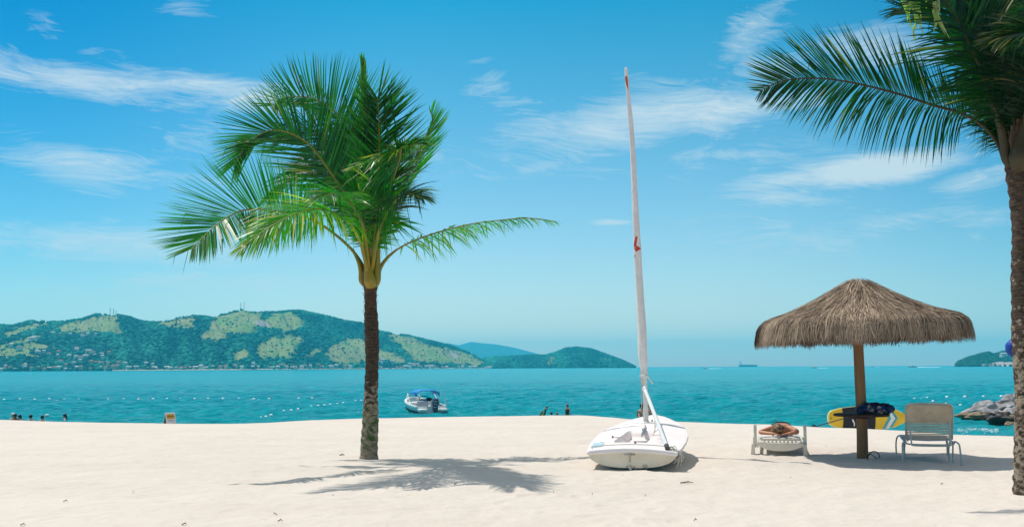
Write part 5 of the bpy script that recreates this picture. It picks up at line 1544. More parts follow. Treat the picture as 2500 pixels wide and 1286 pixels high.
for sg in (-1, 1):
    m = MB(); x = sg * .415
    m.prism([(-.035, zs - .14), (.025, zs - .14), (.03, .36), (.028, .50), (.018, .525), (-.018, .525), (-.03, .50), (-.035, .36)], .05, Matrix.Translation((x, .06, 0)) @ Matrix.Rotation(R(90), 4, 'Z') @ Matrix.Rotation(R(90), 4, 'X'))
    m.build('arm_post', 'plastic', lg)
# towel edge on the slats under the sunbather
m = MB(); nn_ = 14
for i in range(nn_ + 1):
    for j in range(9):
        x = -.30 + .60 * j / 8; y_ = .12 + 1.55 * i / nn_
        m.v.append((x, y_, zs + .017 + .008 * mnoise.noise(Vector((x * 9, y_ * 9, 1)))))
for i in range(nn_):
    for j in range(8): a_ = i * 9 + j; m.f.append((a_, a_ + 1, a_ + 10, a_ + 9))
o = m.build('towel', 'whitecloth'); o.matrix_world = LG
o.modifiers.new('thick', 'SOLIDIFY').thickness = .012
tag(o, 'pale towel spread on the lounger under the sunbather', 'towel')

z0 = zs + .035
sb_ = empty('person', (LQ.x, LY, 0), -R(14), 'sunbather lying face down on the white lounger, head towards us on folded arms', 'person')
J = {'pelvis': (.05, .98, z0 + .10, (.155, .105)), 'belly': (.045, .76, z0 + .095, (.125, .085)), 'chest': (.04, .48, z0 + .115, (.145, .105)), 'neck': (.01, .30, z0 + .12, .055),
     'head': (-.02, .19, z0 + .10, (.078, .078)), 'crown': (-.03, .10, z0 + .10, (.070, .075)),
     'shL': (-.15, .37, z0 + .11, .056), 'elL': (-.35, .20, z0 + .055, .040), 'wrL': (-.15, .075, z0 + .045, .029), 'paL': (-.07, .055, z0 + .04, (.035, .02)),
     'shR': (.20, .36, z0 + .11, .058), 'elR': (.30, .15, z0 + .075, .044), 'wrR': (.17, .07, z0 + .05, .030), 'paR': (.10, .055, z0 + .045, (.035, .02)),
     'hiL': (-.05, 1.06, z0 + .09, .095), 'knL': (-.06, 1.42, z0 + .06, .058), 'anL': (-.07, 1.78, z0 + .05, .036), 'toL': (-.08, 1.90, z0 + .0, .028),
     'hiR': (.14, 1.06, z0 + .09, .095), 'knR': (.15, 1.42, z0 + .06, .058), 'anR': (.15, 1.78, z0 + .05, .036), 'toR': (.15, 1.90, z0 + .0, .028)}
bd = person(sb_, J, 'skin')
# hair: strands gathered back over the head
m = MB().ball((-.03, .135, z0 + .115), (.100, .098, .098), 26, 18, None, lambda d: 1 + .06 * mnoise.noise(d * 9) + .03 * math.sin(math.atan2(d.z, d.x) * 14))
for q in range(60):
    a_ = rr.uniform(.15, 2.9); r0 = .100
    p0 = Vector((-.03 + math.cos(a_) * r0, .20 + rr.uniform(-.02, .02), z0 + .115 + math.sin(a_) * r0 * .96))
    p1 = Vector((-.03 + math.cos(a_) * r0 * .9 + rr.uniform(-.01, .01), .095, z0 + .115 + math.sin(a_) * r0 * .85)); p2 = Vector((-.03 + math.cos(a_) * r0 * .45 + rr.uniform(-.02, .02), .045, z0 + .10 + math.sin(a_) * r0 * .4))
    m.tube([p0, (p0 + p1) / 2 + Vector((math.cos(a_), 0, math.sin(a_))) * .008, p1, p2], [.004, .006, .006, .002], 5)
m.tube([(-.10, .16, z0 + .15), (-.13, .10, z0 + .08), (-.115, .05, z0 + .01)], [.03, .028, .012], 8)
m.build('hair', 'hairl', bd)
MB().tube([(-.14, .50, z0 + .165), (-.05, .52, z0 + .218), (.05, .52, z0 + .226), (.15, .52, z0 + .20), (.20, .51, z0 + .14)], .008, 6).build('bikini_strap', 'blackcloth', bd)
MB().ball((.05, 1.0, z0 + .12), (.155, .13, .085), 18, 12).build('swimwear', 'blackcloth', bd)

# ================================================================ STRAP CHAIR
# origin between the near (rear) legs; +y runs away from us towards the foot end
A_ = gp(2209, 1131); B_ = gp(2342, 1134)
o0 = (A_ + B_) / 2
ch = empty('lounge_chair', (o0.x, o0.y, 0), -R(17), 'grey tube framed lounge chair with beige straps, its raised back towards us', 'chair')
wl = .36; ws_ = .43; zr = .325
for sg in (-1, 1):
    m = MB()
    m.tube(catmull([(sg * ws_, -.02, -.03), (sg * (ws_ - .01), .0, .18), (sg * (ws_ - .02), .05, .31), (sg * (ws_ - .07), .12, zr + .02), (sg * wl, .22, zr)], 18), .0135, 8)
    m.tube(catmull([(sg * wl, .22, zr), (sg * wl, .8, zr - .005), (sg * wl, 1.4, zr + .01), (sg * (wl + .0), 1.62, zr + .01)], 10), .0135, 8)
    m.build('seat_rail', 'greytube', ch)
    MB().tube(catmull([(sg * wl, 1.62, zr + .01), (sg * (wl + .03), 1.74, zr - .03), (sg * (wl + .05), 1.78, .18), (sg * (wl + .05), 1.80, -.03)], 14), .0135, 8).build('leg', 'greytube', ch)
    MB().tube(catmull([(sg * (wl - .02), .30, zr - .02), (sg * (wl + .0), .42, .26), (sg * (wl - .0), .50, .10), (sg * (wl - .0), .52, -.03)], 12), .0125, 8).build('leg', 'greytube', ch)
    MB().tube([(sg * (wl - .03), .95, zr - .02), (sg * (wl - .02), .86, .16), (sg * (wl - .02), .84, -.03)], .0115, 8).build('leg', 'greytube', ch)
    MB().tube([(sg * (wl - .03), .62, zr - .02), (sg * (wl - .02), .84, .12)], .009, 8).build('brace', 'greytube', ch)
MB().tube(catmull([(-wl, .20, zr), (-wl + .05, .14, zr - .03), (0, .13, zr - .035), (wl - .05, .14, zr - .03), (wl, .20, zr)], 20), .013, 8).build('crossbar', 'greytube', ch)
MB().tube([(-wl, 1.64, zr + .01), (wl, 1.64, zr + .01)], .013, 8).build('crossbar', 'greytube', ch)
# seat straps
ss_ = MB()
for q in range(26):
    y_ = .42 + q * .047
    if y_ > 1.62: break
    sag = -.012
    ss_.tube([(-wl - .012, y_, zr + .002), (-wl + .02, y_, zr + .016), (0, y_, zr + .016 + sag), (wl - .02, y_, zr + .016), (wl + .012, y_, zr + .002)], .019, 6, flat=.16)
ss_.build('seat_strap', 'strapw', ch)
# back: frame with round corners leaning towards us
yb, zb_ = .30, .36; yt, zt_ = .02, .93
def bk(x, t_): return Vector((x, yb + (yt - yb) * t_, zb_ + (zt_ - zb_) * t_))
wb = .335
fp_ = [bk(-wb + .02, -.05), bk(-wb, .3), bk(-wb, .88), bk(-wb + .02, .97), bk(-wb + .07, 1.0), bk(0, 1.015), bk(wb - .07, 1.0), bk(wb - .02, .97), bk(wb, .88), bk(wb, .3), bk(wb - .02, -.05)]
bf = MB().tube(catmull(fp_, 60), .0135, 8).build('back_frame', 'greytube', ch)
bs = MB(); ntr = 21
for q in range(ntr):
    t_ = .03 + .93 * q / (ntr - 1)
    hw = wb + .013 if t_ < .9 else wb - .01 - (t_ - .9) * .4
    nrm_ = Vector((0, -(zt_ - zb_), yt - yb)).normalized()
    wr_ = [bk(-hw, t_) + nrm_ * 0, bk(-hw + .02, t_) + nrm_ * .016, bk(0, t_ - .004) + nrm_ * .012, bk(hw - .02, t_) + nrm_ * .016, bk(hw, t_)]
    dd = .0092 if (t_ < .45) else .0140
    for i in range(4):
        a_, b2 = wr_[i], wr_[i + 1]; up = (bk(0, 1) - bk(0, 0)).normalized() * dd
        n0 = len(bs.v)
        for e in (a_ - up, a_ + up, b2 + up, b2 - up): bs.v.append(tuple(e))
        for e in (a_ - up, a_ + up, b2 + up, b2 - up): bs.v.append(tuple(e + nrm_ * .003))
        bs.f += [(n0, n0 + 1, n0 + 2, n0 + 3), (n0 + 4, n0 + 7, n0 + 6, n0 + 5), (n0, n0 + 4, n0 + 5, n0 + 1), (n0 + 3, n0 + 2, n0 + 6, n0 + 7)]
    # return face of the same strap behind the frame in the upper half
    if t_ >= .50:
        for e0, e1 in ((-hw, hw),):
            up = (bk(0, 1) - bk(0, 0)).normalized() * .0125; n0 = len(bs.v)
            for e in (bk(e0, t_ + .018) - up, bk(e0, t_ + .018) + up, bk(e1, t_ + .018) + up, bk(e1, t_ + .018) - up): bs.v.append(tuple(e - nrm_ * .016))
            bs.f.append((n0, n0 + 1, n0 + 2, n0 + 3))
    for sg in (-1, 1): bs.box(bk(sg * hw, t_), (.012, .034, dd * 1.9), rot=(math.atan2(zt_ - zb_, yt - yb) - math.pi / 2, 0, 0), bev=.003)
bs.build('back_strap', 'strap', bf, smooth=False)
# support loop that props the back
MB().tube(catmull([bk(-wb + .03, .55), Vector((-wb + .05, .06, .45)), Vector((-wb + .055, .02, .315)), Vector((-wb + .085, .01, .285)), Vector((0, .0, .28)), Vector((wb - .085, .01, .285)), Vector((wb - .055, .02, .315)), Vector((wb - .05, .06, .45)), bk(wb - .03, .55)], 50), .012, 8).build('back_support', 'greytube', ch)
MB().tube([(wl - .03, .22, zr), (wl - .09, .08, .30), (wl - .02, .30, .40)], .009, 6).build('latch', 'greytube', ch)

# ================================================================ BOARD, PADDLE, SIGN
BY = 31.0
bp = at(2120, 1020, BY); bw = 196 / F * BY; bh = 29 * BY / F
bd_root = empty('paddleboard', (bp.x, BY, bp.z), 0, 'yellow paddleboard with black deck pad standing on its edge at the waterline', 'paddleboard')
def bhalf(u_): return np.interp(u_, [0, .012, .05, .15, .35, .55, .7, .82, .91, .965, .99, 1.0], [.30, .50, .66, .84, .99, 1.0, .93, .76, .50, .26, .11, .0])
def board_strip(u0, u1, y0, name, material, parent, inset=1.0, nseg_=40, thick=.0, vfun=None):
    m = MB()
    for i in range(nseg_ + 1):
        u_ = u0 + (u1 - u0) * i / nseg_
        for j in range(9):
            v_ = j / 4 - 1
            uu = u_ + (vfun(v_) if vfun else 0)
            uu = min(1, max(0, uu))
            x = (uu - .5) * bw; z = float(bhalf(uu)) * bh * v_ * inset
            crown = .022 * (1 - v_ * v_)
            m.v.append((x, y0 - crown, z))
    for i in range(nseg_):
        for j in range(8): a_ = i * 9 + j; m.f.append((a_, a_ + 9, a_ + 10, a_ + 1))
    return m.build(name, material, parent)
# shell
m = MB(); nb = 60
for i in range(nb + 1):
    u_ = i / nb
    for j in range(16):
        a_ = 2 * math.pi * j / 16; zc = math.sin(a_); yc_ = math.cos(a_)
        z = float(bhalf(u_)) * bh * (abs(zc) ** .8) * (1 if zc > 0 else -1)
        m.v.append(((u_ - .5) * bw, yc_ * .055 * min(1, float(bhalf(u_)) * 3) , z))
for i in range(nb):
    for j in range(16): a_ = i * 16 + j; b2 = i * 16 + (j + 1) % 16; m.f.append((a_, b2, b2 + 16, a_ + 16))
m.f.append(tuple(range(16))[::-1]); m.f.append(tuple(range(nb * 16, nb * 16 + 16)))
m.build('board', 'yelledge', bd_root)
board_strip(.015, .985, -.050, 'deck_paint', 'yellow', bd_root, .93)
board_strip(.17, .565, -.062, 'deck_pad', 'padblack', bd_root, .985, vfun=lambda v: .012 * (1 - v * v))
fv = lambda v: .075 * (1 - abs(v)) - .04
board_strip(.70, .735, -.060, 'stripe', 'teal', bd_root, .95, 8, vfun=fv); board_strip(.735, .785, -.062, 'stripe', 'white', bd_root, .95, 8, vfun=fv); board_strip(.785, .82, -.060, 'stripe', 'teal', bd_root, .95, 8, vfun=fv)
MB().ball((.32 * bw, -.072, .12 * bh), .018, 8, 6).build('vent_plug', 'black', bd_root)
MB().prism([(-.04, .09), (.0, .10), (.03, .03), (.05, -.02), (.04, -.10), (.0, -.10), (.02, -.03), (-.01, .0)], .006, Matrix.Translation((-.20 * bw, -.094, -.35 * bh)) @ Matrix.Rotation(R(90), 4, 'X')).build('pad_emblem', 'white', bd_root, smooth=False)
MB().prism([(0, 0), (-.16, .02), (-.2, -.16), (-.06, -.1)], .02, Matrix.Translation((-.40 * bw, .06, 0)) @ Matrix.Rotation(R(0), 4, 'X')).build('fin', 'black', bd_root, smooth=False)
# the board's lower edge rests on the sand: a small ridge of sand sits below it
pa = at(1990, 1041, 28.2); pb = at(2074, 1017, 30.6)
pd_ = (pb - pa)
root = empty('paddle', pa, 0, 'thin black paddle leaning against the yellow board', 'paddle')
MB().tube([Vector((0, 0, 0)), pd_], .015, 8).build('shaft', 'black', root)
e_ = pd_.normalized()
MB().ball(-e_ * .12, (.20, .02, .07), 14, 8, Vector((1, 0, 0)).rotation_difference(e_).to_matrix()).build('blade', 'black', root)

# A-frame sign
SY = 43.0
sp0 = at(404, 1031, SY)
zgs = gz(sp0.x, SY)
top_z = at(404, 1007.5, SY).z
sh_ = top_z - zgs
sg_ = empty('sandwich_board', (sp0.x, SY, zgs), R(0), 'small white folding warning sign with yellow header standing at the beach crest', 'sign')
kk = SY / F
# local: x right, y away.  ridge runs mostly away from us to the right
rd = Vector((.93, .37, 0)).normalized(); sd_ = Vector((.37, -.93, 0)).normalized()
wS = .36; fz = sh_
sp_w = sh_ * .36
def sgp(a_, b_, z_): # a along ridge, b across
    v = rd * a_ + Vector((-.85, -.53, 0)).normalized() * (-b_); return Vector((v.x, v.y, z_))
for nm, sg in (('front_panel', 1), ('back_panel', -1)):
    bdir = 1 if sg > 0 else -1
    m = MB(); th = .02
    spread = sh_ * .42
    c1 = [(-.03, .01 * sg, fz), (wS, .01 * sg, fz), (wS + .02, spread * sg, 0), (-.03, spread * sg, 0)]
    def w3(a_, b_, z_):
        return Vector((a_ * .92 + b_ * .62, a_ * .38 - b_ * .78, z_))
    o4 = [w3(*q) for q in c1]; nn = (o4[1] - o4[0]).cross(o4[3] - o4[0]).normalized() * th
    m.add(o4 + [q + nn for q in o4], [(0, 1, 2, 3), (7, 6, 5, 4), (0, 4, 5, 1), (1, 5, 6, 2), (2, 6, 7, 3), (3, 7, 4, 0)])
    pnl = m.build(nm, 'signface', sg_, smooth=False)
    if sg > 0:
        out = -nn.normalized() if nn.y > 0 else nn.normalized()
        base_o = o4 if nn.y > 0 else [q + nn for q in o4]
        def on(u_, v_, e=.004): # u across 0..1, v down 0..1
            tp = base_o[0].lerp(base_o[1], u_); bt = base_o[3].lerp(base_o[2], u_); return tp.lerp(bt, v_) + out * e
        m = MB(); m.add([on(.12, .05), on(.88, .05), on(.90, .22), on(.14, .22)], [(0, 1, 2, 3)]); hd_ = m.build('header', 'signyellow', pnl, smooth=False)
        cu = bpy.data.curves.new('header_text', 'FONT'); cu.body = 'ATENÇÃO'; cu.size = .10; cu.extrude = .002; cu.align_x = 'CENTER'; cu.align_y = 'CENTER'
        ot = bpy.data.objects.new('header_text', cu); COL.objects.link(ot); cu.materials.append(M['signtext']); ot.parent = hd_
        xx = (base_o[1] - base_o[0]).normalized(); yy = (on(.5, 0) - on(.5, 1)).normalized(); zz = xx.cross(yy)
        if zz.dot(out) < 0: xx = -xx; zz = xx.cross(yy)
        mt = Matrix((xx, yy, zz)).transposed().to_4x4(); mt.translation = on(.51, .135, .012)
        mt = mt @ Matrix.Diagonal((.62, 1.0, 1, 1))
        me_ = bpy.data.meshes.new_from_object(ot); bpy.data.objects.remove(ot)
        me_.materials.clear(); me_.materials.append(M['signtext'])
        ot = bpy.data.objects.new('header_text', me_); COL.objects.link(ot); ot.parent = hd_; ot.matrix_local = mt
        m = MB()
        for (v_, u0, u1) in ((.28, .26, .78), (.40, .30, .82), (.455, .34, .76), (.53, .30, .84)):
            for q in range(11):
                a0 = u0 + (u1 - u0) * q / 11; a1 = a0 + (u1 - u0) / 11 * .62
                m.add([on(a0, v_, .006), on(a1, v_, .006), on(a1, v_ + .022, .006), on(a0, v_ + .022, .006)], [(0, 1, 2, 3)])
        m.build('small_text', 'signtext', pnl, smooth=False)
# black sheet across the open left end, standing in for the inner shade
m = MB(); m.add([w3(-.02, .0, fz - .06), w3(-.02, sh_ * .36, .0), w3(-.02, -sh_ * .36, .0)], [(0, 1, 2)]); m.build('inner_shade', 'padblack', sg_, smooth=False)

# ================================================================ MOTORBOAT
BD = 62.0
mbp = at(1054, 1012, BD)
mo = empty('motorboat', (mbp.x, BD, SEA - .05), R(19), 'small white motorboat with blue bimini top and dark outboard moored at the shore', 'motorboat')
Lm = 5.0
def mbm(u_): return float(np.interp(u_, [0, .3, .6, .8, .92, 1], [.92, 1.0, .95, .70, .40, .06]))
def msz(u_): return .62 + .42 * u_ ** 1.6
m = MB(); n_ = 24
for i in range(n_ + 1):
    u_ = i / n_; b_ = mbm(u_); z1 = msz(u_)
    for (fx_, z_) in ((-1, z1), (-.86, z1 * .35 + .1 * u_), (-.5, -.05 + .35 * u_ ** 3), (0, -.25 + .75 * u_ ** 4), (.5, -.05 + .35 * u_ ** 3), (.86, z1 * .35 + .1 * u_), (1, z1)):
        m.v.append((fx_ * b_, u_ * Lm, z_))
for i in range(n_):
    for j in range(6): a_ = i * 7 + j; m.f.append((a_, a_ + 1, a_ + 8, a_ + 7))
m.f.append(tuple(range(7)))
mh = m.build('hull', 'white', mo)
m = MB()
for i in range(n_ + 1):
    u_ = i / n_; b_ = mbm(u_); z1 = msz(u_)
    for (fx_, dx, dz) in ((-1, -.035, -.05), (-1, -.03, .03), (-1, .13, .03), (1, -.13, .03), (1, .03, .03), (1, .035, -.05)): m.v.append((fx_ * b_ + dx * (1 if fx_ > 0 else 1), u_ * Lm, z1 + dz))
for i in range(n_):
    for j in (0, 1, 3, 4): a_ = i * 6 + j; m.f.append((a_, a_ + 1, a_ + 7, a_ + 6))
m.build('gunwale', 'white', mh)
m = MB(); n0 = 0
for i in range(n_ + 1):   # dark boot stripe along the port side
    u_ = i / n_; b_ = mbm(u_) * .90 + .02; z1 = msz(u_) * .42 + .08 * u_
    m.v += [(-b_ - .02, u_ * Lm, z1 + .06), (-b_ * .97 - .02, u_ * Lm, z1 - .07), (b_ + .02, u_ * Lm, z1 + .06), (b_ * .97 + .02, u_ * Lm, z1 - .07)]
for i in range(n_): m.f += [(i * 4, i * 4 + 1, i * 4 + 5, i * 4 + 4), (i * 4 + 2, i * 4 + 6, i * 4 + 7, i * 4 + 3)]
m.build('side_stripe', 'black', mh)
m = MB(); m.box((0, 1.9, .22), (1.6, 3.4, .06)).box((0, 4.0, .72), (1.0, 1.3, .10), bev=.04).build('cockpit_floor', 'white', mo)
MB().box((-.42, .95, .52), (.62, .5, .14), bev=.05).box((-.42, .72, .72), (.62, .12, .42), bev=.05).box((.42, .95, .52), (.55, .5, .14), bev=.05).box((.42, .72, .72), (.55, .12, .42), bev=.05).build('seat', 'seatgrey', mo)
MB().box((0, 2.2, .60), (.6, .45, .75), bev=.08).build('console', 'white', mo)
m = MB(); m.tube([(.3 * math.cos(a_ * .52), 1.93 + 0 * a_, 1.0 + .19 * math.sin(a_ * .52)) for a_ in range(13)], .022, 6, cap=False).tube([(-.19, 1.93, 1.0), (.19, 1.93, 1.0)], .02, 6).ball((.28, 1.7, .98), (.2, .15, .12), 10, 8)
m.build('steering_wheel', 'black', mo)
# swim platforms either side of the engine
for sg in (-1, 1): MB().box((sg * .62, -.22, .42), (.5, .5, .16), bev=.06).build('swim_platform', 'white', mo)
en = MB().box((.12, -.40, .84), (.36, .46, .42), bev=.09).box((.12, -.42, 1.02), (.30, .38, .16), bev=.07).box((.12, -.36, .52), (.30, .36, .5), bev=.08).build('outboard_engine', 'engine', mo)
for q in range(3): MB().box((.06, -.655 + .008 * q, .92 - .16 * q), (.22, .02, .035), rot=(0, -.05, 0), bev=.008).build('engine_stripe', 'engsilver', en)
MB().box((.12, -.36, .12), (.10, .20, .60), bev=.04).build('engine_leg', 'black', en)
# bimini
hz = 1.42
can = MB(); nx_, ny_ = 12, 8
for i in range(nx_ + 1):
    for j in range(ny_ + 1):
        v_ = i / nx_ * 2 - 1; w_ = j / ny_
        x = v_ * .74; y_ = .9 + 1.7 * w_
        z = hz + .10 * (1 - abs(v_) ** 5) + .05 * math.sin(w_ * math.pi) - .16 * (abs(v_) ** 6)
        if abs(v_) > .95 and w_ < .3: z -= .10 * (1 - w_ / .3)
        can.v.append((x, y_, z))
can.f = [tuple(f) for f in grid_faces(nx_ + 1, ny_ + 1).tolist()]
co_ = can.build('bimini_top', 'blue', mo); md_ = co_.modifiers.new('th', 'SOLIDIFY'); md_.thickness = .03
for sg in (-1, 1):
    MB().add([(sg * .75, .92, hz + .02), (sg * .75, 1.5, hz - .02), (sg * .75, 1.12, hz - .22), (sg * .73, .92, hz + .02), (sg * .73, 1.5, hz - .02), (sg * .73, 1.12, hz - .22)], [(0, 1, 2), (5, 4, 3), (0, 2, 5, 3), (1, 4, 5, 2), (0, 3, 4, 1)]).build('side_flap', 'blue', co_, smooth=False)
    MB().tube(catmull([(sg * .88, 1.6, .74), (sg * .87, 1.45, 1.0), (sg * .84, 1.15, hz - .2)], 8), .022, 6).tube(catmull([(sg * .90, 1.75, .74), (sg * .89, 2.3, 1.05), (sg * .84, 2.75, hz - .08)], 8), .024, 6).build('bimini_pole', 'white', mo)
MB().tube([(.86, .12, .62), (.86, .12, 1.62)], .012, 6).build('antenna', 'white', mo)
MB().tube([(.98, .3, .6), (1.02, .3, .75), (1.04, .3, .95)], .02, 6).ball((1.04, .3, .98), .05, 8, 6).build('rail_light', 'engsilver', mo)
MB().tube(catmull([(-.5, 4.5, 1.0), (-.35, 4.8, 1.18), (0, 5.0, 1.22), (.35, 4.8, 1.18), (.5, 4.5, 1.0)], 16), .018, 6).build('bow_rail', 'white', mo)

# ================================================================ BUOYS AND FLOAT LINES
def sea_at(x, y):
    d = ray(x, y); t_ = (SEA - EYE) / d.z; return C0 + d * t_
proto = MB().ball((0, 0, 0), (1, 1, .92), 14, 10).build('buoy', 'buoy')
firstb = [True]
def buoy(x, y, r0, label, group):
    p_ = sea_at(x, y)
    if firstb[0]: o = proto; firstb[0] = False
    else: o = proto.copy(); COL.objects.link(o)
    o.location = (p_.x, p_.y, SEA + r0 * .8); o.scale = (r0,) * 3
    tag(o, label, 'buoy', group)
    return o.location.copy()
row = [10, 48, 85, 120, 157, 193, 228, 264, 302, 338, 374, 408, 440, 475, 508, 544, 582, 620, 657, 692, 729, 762]
pr_ = [buoy(x, 978.0 - .0035 * x + rr.uniform(-.8, .8), .125, 'small white float in the long straight row across the left bay', 'floats of the long left row') for x in row]
m = MB()
for (a_, b2) in ((0, 4), (4, 8), (8, 10), (11, 14), (15, 19)):
    pts_ = []
    for i in range(a_, min(b2, len(pr_) - 1)):
        for q in range(6):
            t_ = q / 6; c_ = pr_[i].lerp(pr_[i + 1], t_); pts_.append((c_.x, c_.y + .3 * math.sin(i + q), SEA + .035 + .02 * math.sin(q * 2 + i)))
    if len(pts_) > 1: m.tube(pts_, .035, 5)
tag(m.build('float_rope', 'buoy', autosharp=None), 'white rope of the long straight float row in the left bay', 'rope')
diag = [(637, 1024), (649, 1021.5), (662, 1017), (676, 1012.5), (693, 1007), (711, 1005), (728, 1002), (744, 1000), (760, 995), (777, 993), (792, 992), (806, 990), (824, 989), (838, 986), (868, 981), (882, 980)]
for (x, y) in diag: buoy(x, y, .105, 'white ball float in the slanting row left of the palm trunk', 'floats of the slanting row')
for (x, y) in [(2232, 977), (2248, 978), (2264, 974), (2262, 980), (2278, 982.5), (2294, 985), (2310, 989), (2327, 991), (2345, 993)]:
    buoy(x, y, .12, 'white ball float in the slanting row behind the lounge chair', 'floats behind the lounge chair')
for (x, y) in [(2312, 973), (2356, 972), (2401, 972), (2445, 971)]:
    buoy(x, y, .15, 'white float in the far level row beyond the grey rocks', 'floats beyond the rocks')

# ================================================================ ROCKS AT THE RIGHT
RKS = [  # px, py centre, half w, half h (photo px), depth, tilt, material, label
 (2404, 1003, 42, 20, 56, -.35, 'rock', 'grey boulder with dark underside at the left end of the rock pile'),
 (2440, 1004, 34, 19, 56.5, -.45, 'rock', 'tilted pale grey boulder second from the left on the rock pile'),
 (2472, 990, 42, 25, 58.5, -.5, 'rock', 'highest pale grey slab on the rock pile beside the right palm'),
 (2430, 1012, 36, 12, 53.0, -.15, 'rock', 'low flat grey boulder in front of the rock pile'),
 (2470, 1010, 30, 13, 55, -.6, 'rock', 'slanting grey boulder under the highest slab'),
 (2374, 1015, 32, 9, 51.5, -.1, 'rockbrown', 'low brown rock shelf at the left foot of the rock pile'),
 (2448, 1021, 32, 17, 49.5, 0, 'rockdark', 'large black wet boulder at the foot of the rock pile'),
 (2412, 1017, 28, 9, 51.5, 0, 'rockdark', 'small dark wet rock between the brown shelf and the black boulder'),
 (2486, 1026, 22, 14, 49, .2, 'rockbrown', 'brown boulder touching the water beside the right palm trunk'),
 (2470, 1035, 14, 6, 48.5, 0, 'rockbrown', 'small brown stone in the water in front of the rock pile'),
 (2505, 1000, 30, 30, 57, 0, 'rock', 'grey boulder half hidden behind the right palm trunk')]
for i, (x, y, a_, b2, D, tl, mt, lab) in enumerate(RKS):
    p_ = at(x, y, D); s_ = D / F
    zlow = p_.z - b2 * s_
    hz_ = b2 * s_
    o = rocky((0, 0, 0), (a_ * s_, max(a_, b2) * s_ * .9, hz_), 11 + i * 3, (0, tl * .6, 0), 44, 32, .34, 1.2).build('rock', mt, autosharp=None)
    o.location = p_
    tag(o, lab, 'rock', 'rocks of the pile beside the right palm')
# reef base so that the upper rocks stand on something
p_ = at(2465, 1024, 57)
o = rocky((0, 0, 0), (2.6, 1.8, 1.25), 71, nu=30, nv=20, amp=.2).build('rock', 'rockdark'); o.location = (p_.x + .9, 57.8, SEA - .2)
tag(o, 'broad dark rock base under the grey boulders', 'rock', 'rocks of the pile beside the right palm')

# breaking wavelet and foam at the right water edge
def foam_patch(x0, x1, y, n_, hw, seed, hgt=.05):
    m = MB(); r_ = random.Random(seed)
    for i in range(n_):
        t_ = i / (n_ - 1); x = x0 + (x1 - x0) * t_; p_ = sea_at(x, y + 1.2 * math.sin(t_ * 7 + seed))
        w_ = hw * math.sin(t_ * math.pi) ** .5 * r_.uniform(.4, 1.3) + .02
        for (e, h_) in ((-1, -.03), (-.4, hgt * r_.uniform(.5, 1.2)), (.3, hgt * r_.uniform(.4, 1)), (1, -.03)): m.v.append((p_.x + r_.uniform(-.04, .04), p_.y + e * w_, SEA + .05 + h_))
    for i in range(n_ - 1):
        for j in range(3): a_ = i * 4 + j; m.f.append((a_, a_ + 4, a_ + 5, a_ + 1))
    return m
fm = MB()
for q in range(300):
    t_ = rr.random(); x = 2338 + 100 * t_; p_ = sea_at(x, 1052 + 2.6 * math.sin(t_ * 9) + rr.gauss(0, 3.0)); s_ = rr.uniform(.3, 1) ** 2
    fm.ball((p_.x, p_.y, SEA + .07), (.012 + .035 * s_, .012 + .02 * s_, .008 + .01 * s_), 6, 4)
tag(fm.build('foam', 'foam'), 'white foam of a small wave at the right water edge', kind='stuff')
fm = MB()
for q in range(150):
    x = rr.choice([rr.uniform(640, 780), rr.uniform(1030, 1250), rr.uniform(1150, 1320), rr.uniform(0, 2300)]); p_ = sea_at(x, rr.uniform(975, 1008)); s_ = rr.uniform(.4, 1)
    fm.ball((p_.x, p_.y, SEA + .05), (rr.uniform(.03, .12) * s_, .03, .02), 6, 4)
for q in range(40):
    x = rr.gauss(1880, 18) if q % 3 else rr.gauss(1897, 4); p_ = sea_at(x, 1024 + rr.uniform(-1.5, 1.5)); fm.ball((p_.x, p_.y, SEA + .10), (rr.uniform(.02, .06), .02, .02), 6, 4)
tag(fm.build('foam', 'foam'), 'scattered white flecks of foam on the ripples', kind='stuff')

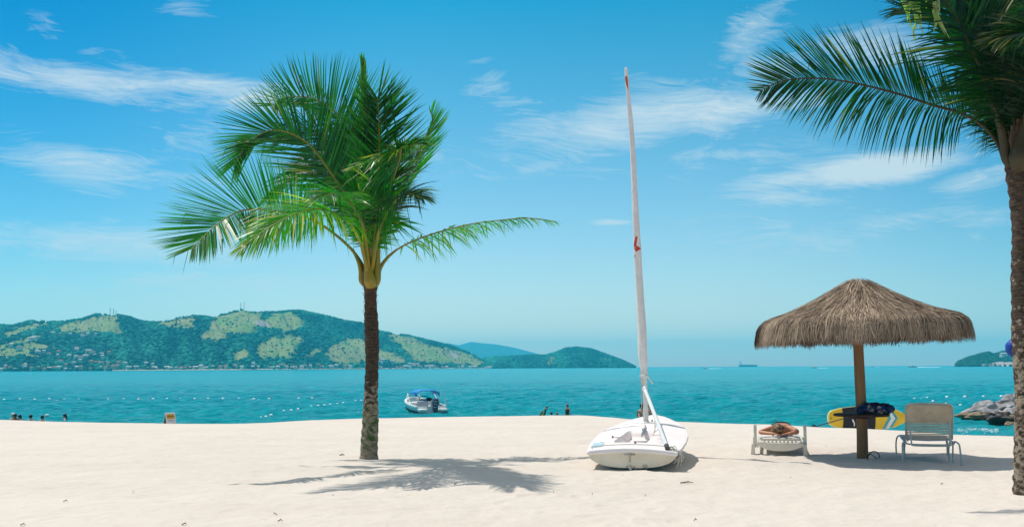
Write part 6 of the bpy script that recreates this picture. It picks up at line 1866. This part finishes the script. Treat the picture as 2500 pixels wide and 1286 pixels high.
# ================================================================ LITTER ON THE SAND
def twig(x, y, ln_, rz, label, group=None, material='twig', r0=.006, leafy=False):
    p_ = gp(x, y); z_ = gz(p_.x, p_.y)
    m = MB(); rq = random.Random(int(x * 7 + y))
    ln_ *= .72; r0 *= .75; h_ = ln_ / 2
    if leafy:
        m.add([(-h_, 0, .01), (-h_ * .3, -h_ * .25, .02), (h_ * .4, -h_ * .2, .025), (h_, 0, .012), (h_ * .4, h_ * .2, .015), (-h_ * .3, h_ * .25, .012)], [(0, 1, 5), (1, 2, 4, 5), (2, 3, 4)])
    else:
        m.tube([(-h_, 0, .004), (-h_ * .3, rq.uniform(-.1, .1) * ln_, .014), (h_ * .3, rq.uniform(-.1, .1) * ln_, .018), (h_, 0, .006)], [r0, r0 * 1.2, r0, r0 * .5], 6)
        m.tube([(0, 0, .014), (h_ * .3, h_ * .5, .03)], [r0 * .8, r0 * .3], 5)
    o = m.build('leaf' if leafy else 'twig', material, smooth=not leafy)
    o.location = (p_.x, p_.y, z_ + .004); o.rotation_euler = (0, 0, rz)
    tag(o, label, 'leaf' if leafy else 'twig', group)
    return o
twig(325, 1205, .10, 1.8, 'bright green leaf lying on the left sand', material='greenleaf', leafy=True)
twig(160, 1227, .07, .5, 'little forked dry twig at the lower left of the sand')
twig(672, 1257, .10, 2.3, 'dry twig standing askew on the sand below the palm', r0=.005)
twig(684, 1276, .07, .3, 'dry twig lowest below the palm, nearest the camera')
twig(450, 1284, .07, .1, 'dry scrap cut by the lower edge of the photo')
twig(56, 1283, .07, .1, 'pale straw at the lower left corner')
twig(835, 1113, .12, .1, 'brown palm scrap beside the left foot of the palm trunk', r0=.013)
twig(1677, 1179, .24, -.05, 'flat dark stick on the sand in front of the dinghy', r0=.010)
twig(1698, 1271, .05, .4, 'small brown scrap at the bottom right of centre')
twig(1112, 1286 - 100, .05, .4, 'tiny dark cone scrap in the palm shadow', r0=.008)
twig(2300, 1180, .05, .2, 'small dark scrap beyond the right shadow line')
for q in range(8):
    x = rr.uniform(60, 2380); y = rr.uniform(1060, 1275)
    twig(x, y, rr.uniform(.012, .026), rr.uniform(0, 3), 'tiny dry crumb of leaf scattered on the open sand', 'tiny leaf crumbs on the sand', r0=.0035)

# ================================================================ HAZE
hm_ = bpy.data.materials.new('haze_air'); hm_.use_nodes = True
t = NT(hm_.node_tree); t.n.clear()
pv = t.new('ShaderNodeVolumePrincipled'); ou = t.new('ShaderNodeOutputMaterial'); t.l.new(pv.outputs[0], ou.inputs['Volume'])
pv.inputs['Color'].default_value = (.06, .78, 1.0, 1)
pv.inputs['Density'].default_value = 0.00016
pv.inputs['Anisotropy'].default_value = .3
M['haze'] = hm_
hz_o = MB().box((0, 4400, 113), (21000, 10200, 236)).build('haze', 'haze', smooth=False)
tag(hz_o, 'thin bluish haze over the bay', kind='stuff')
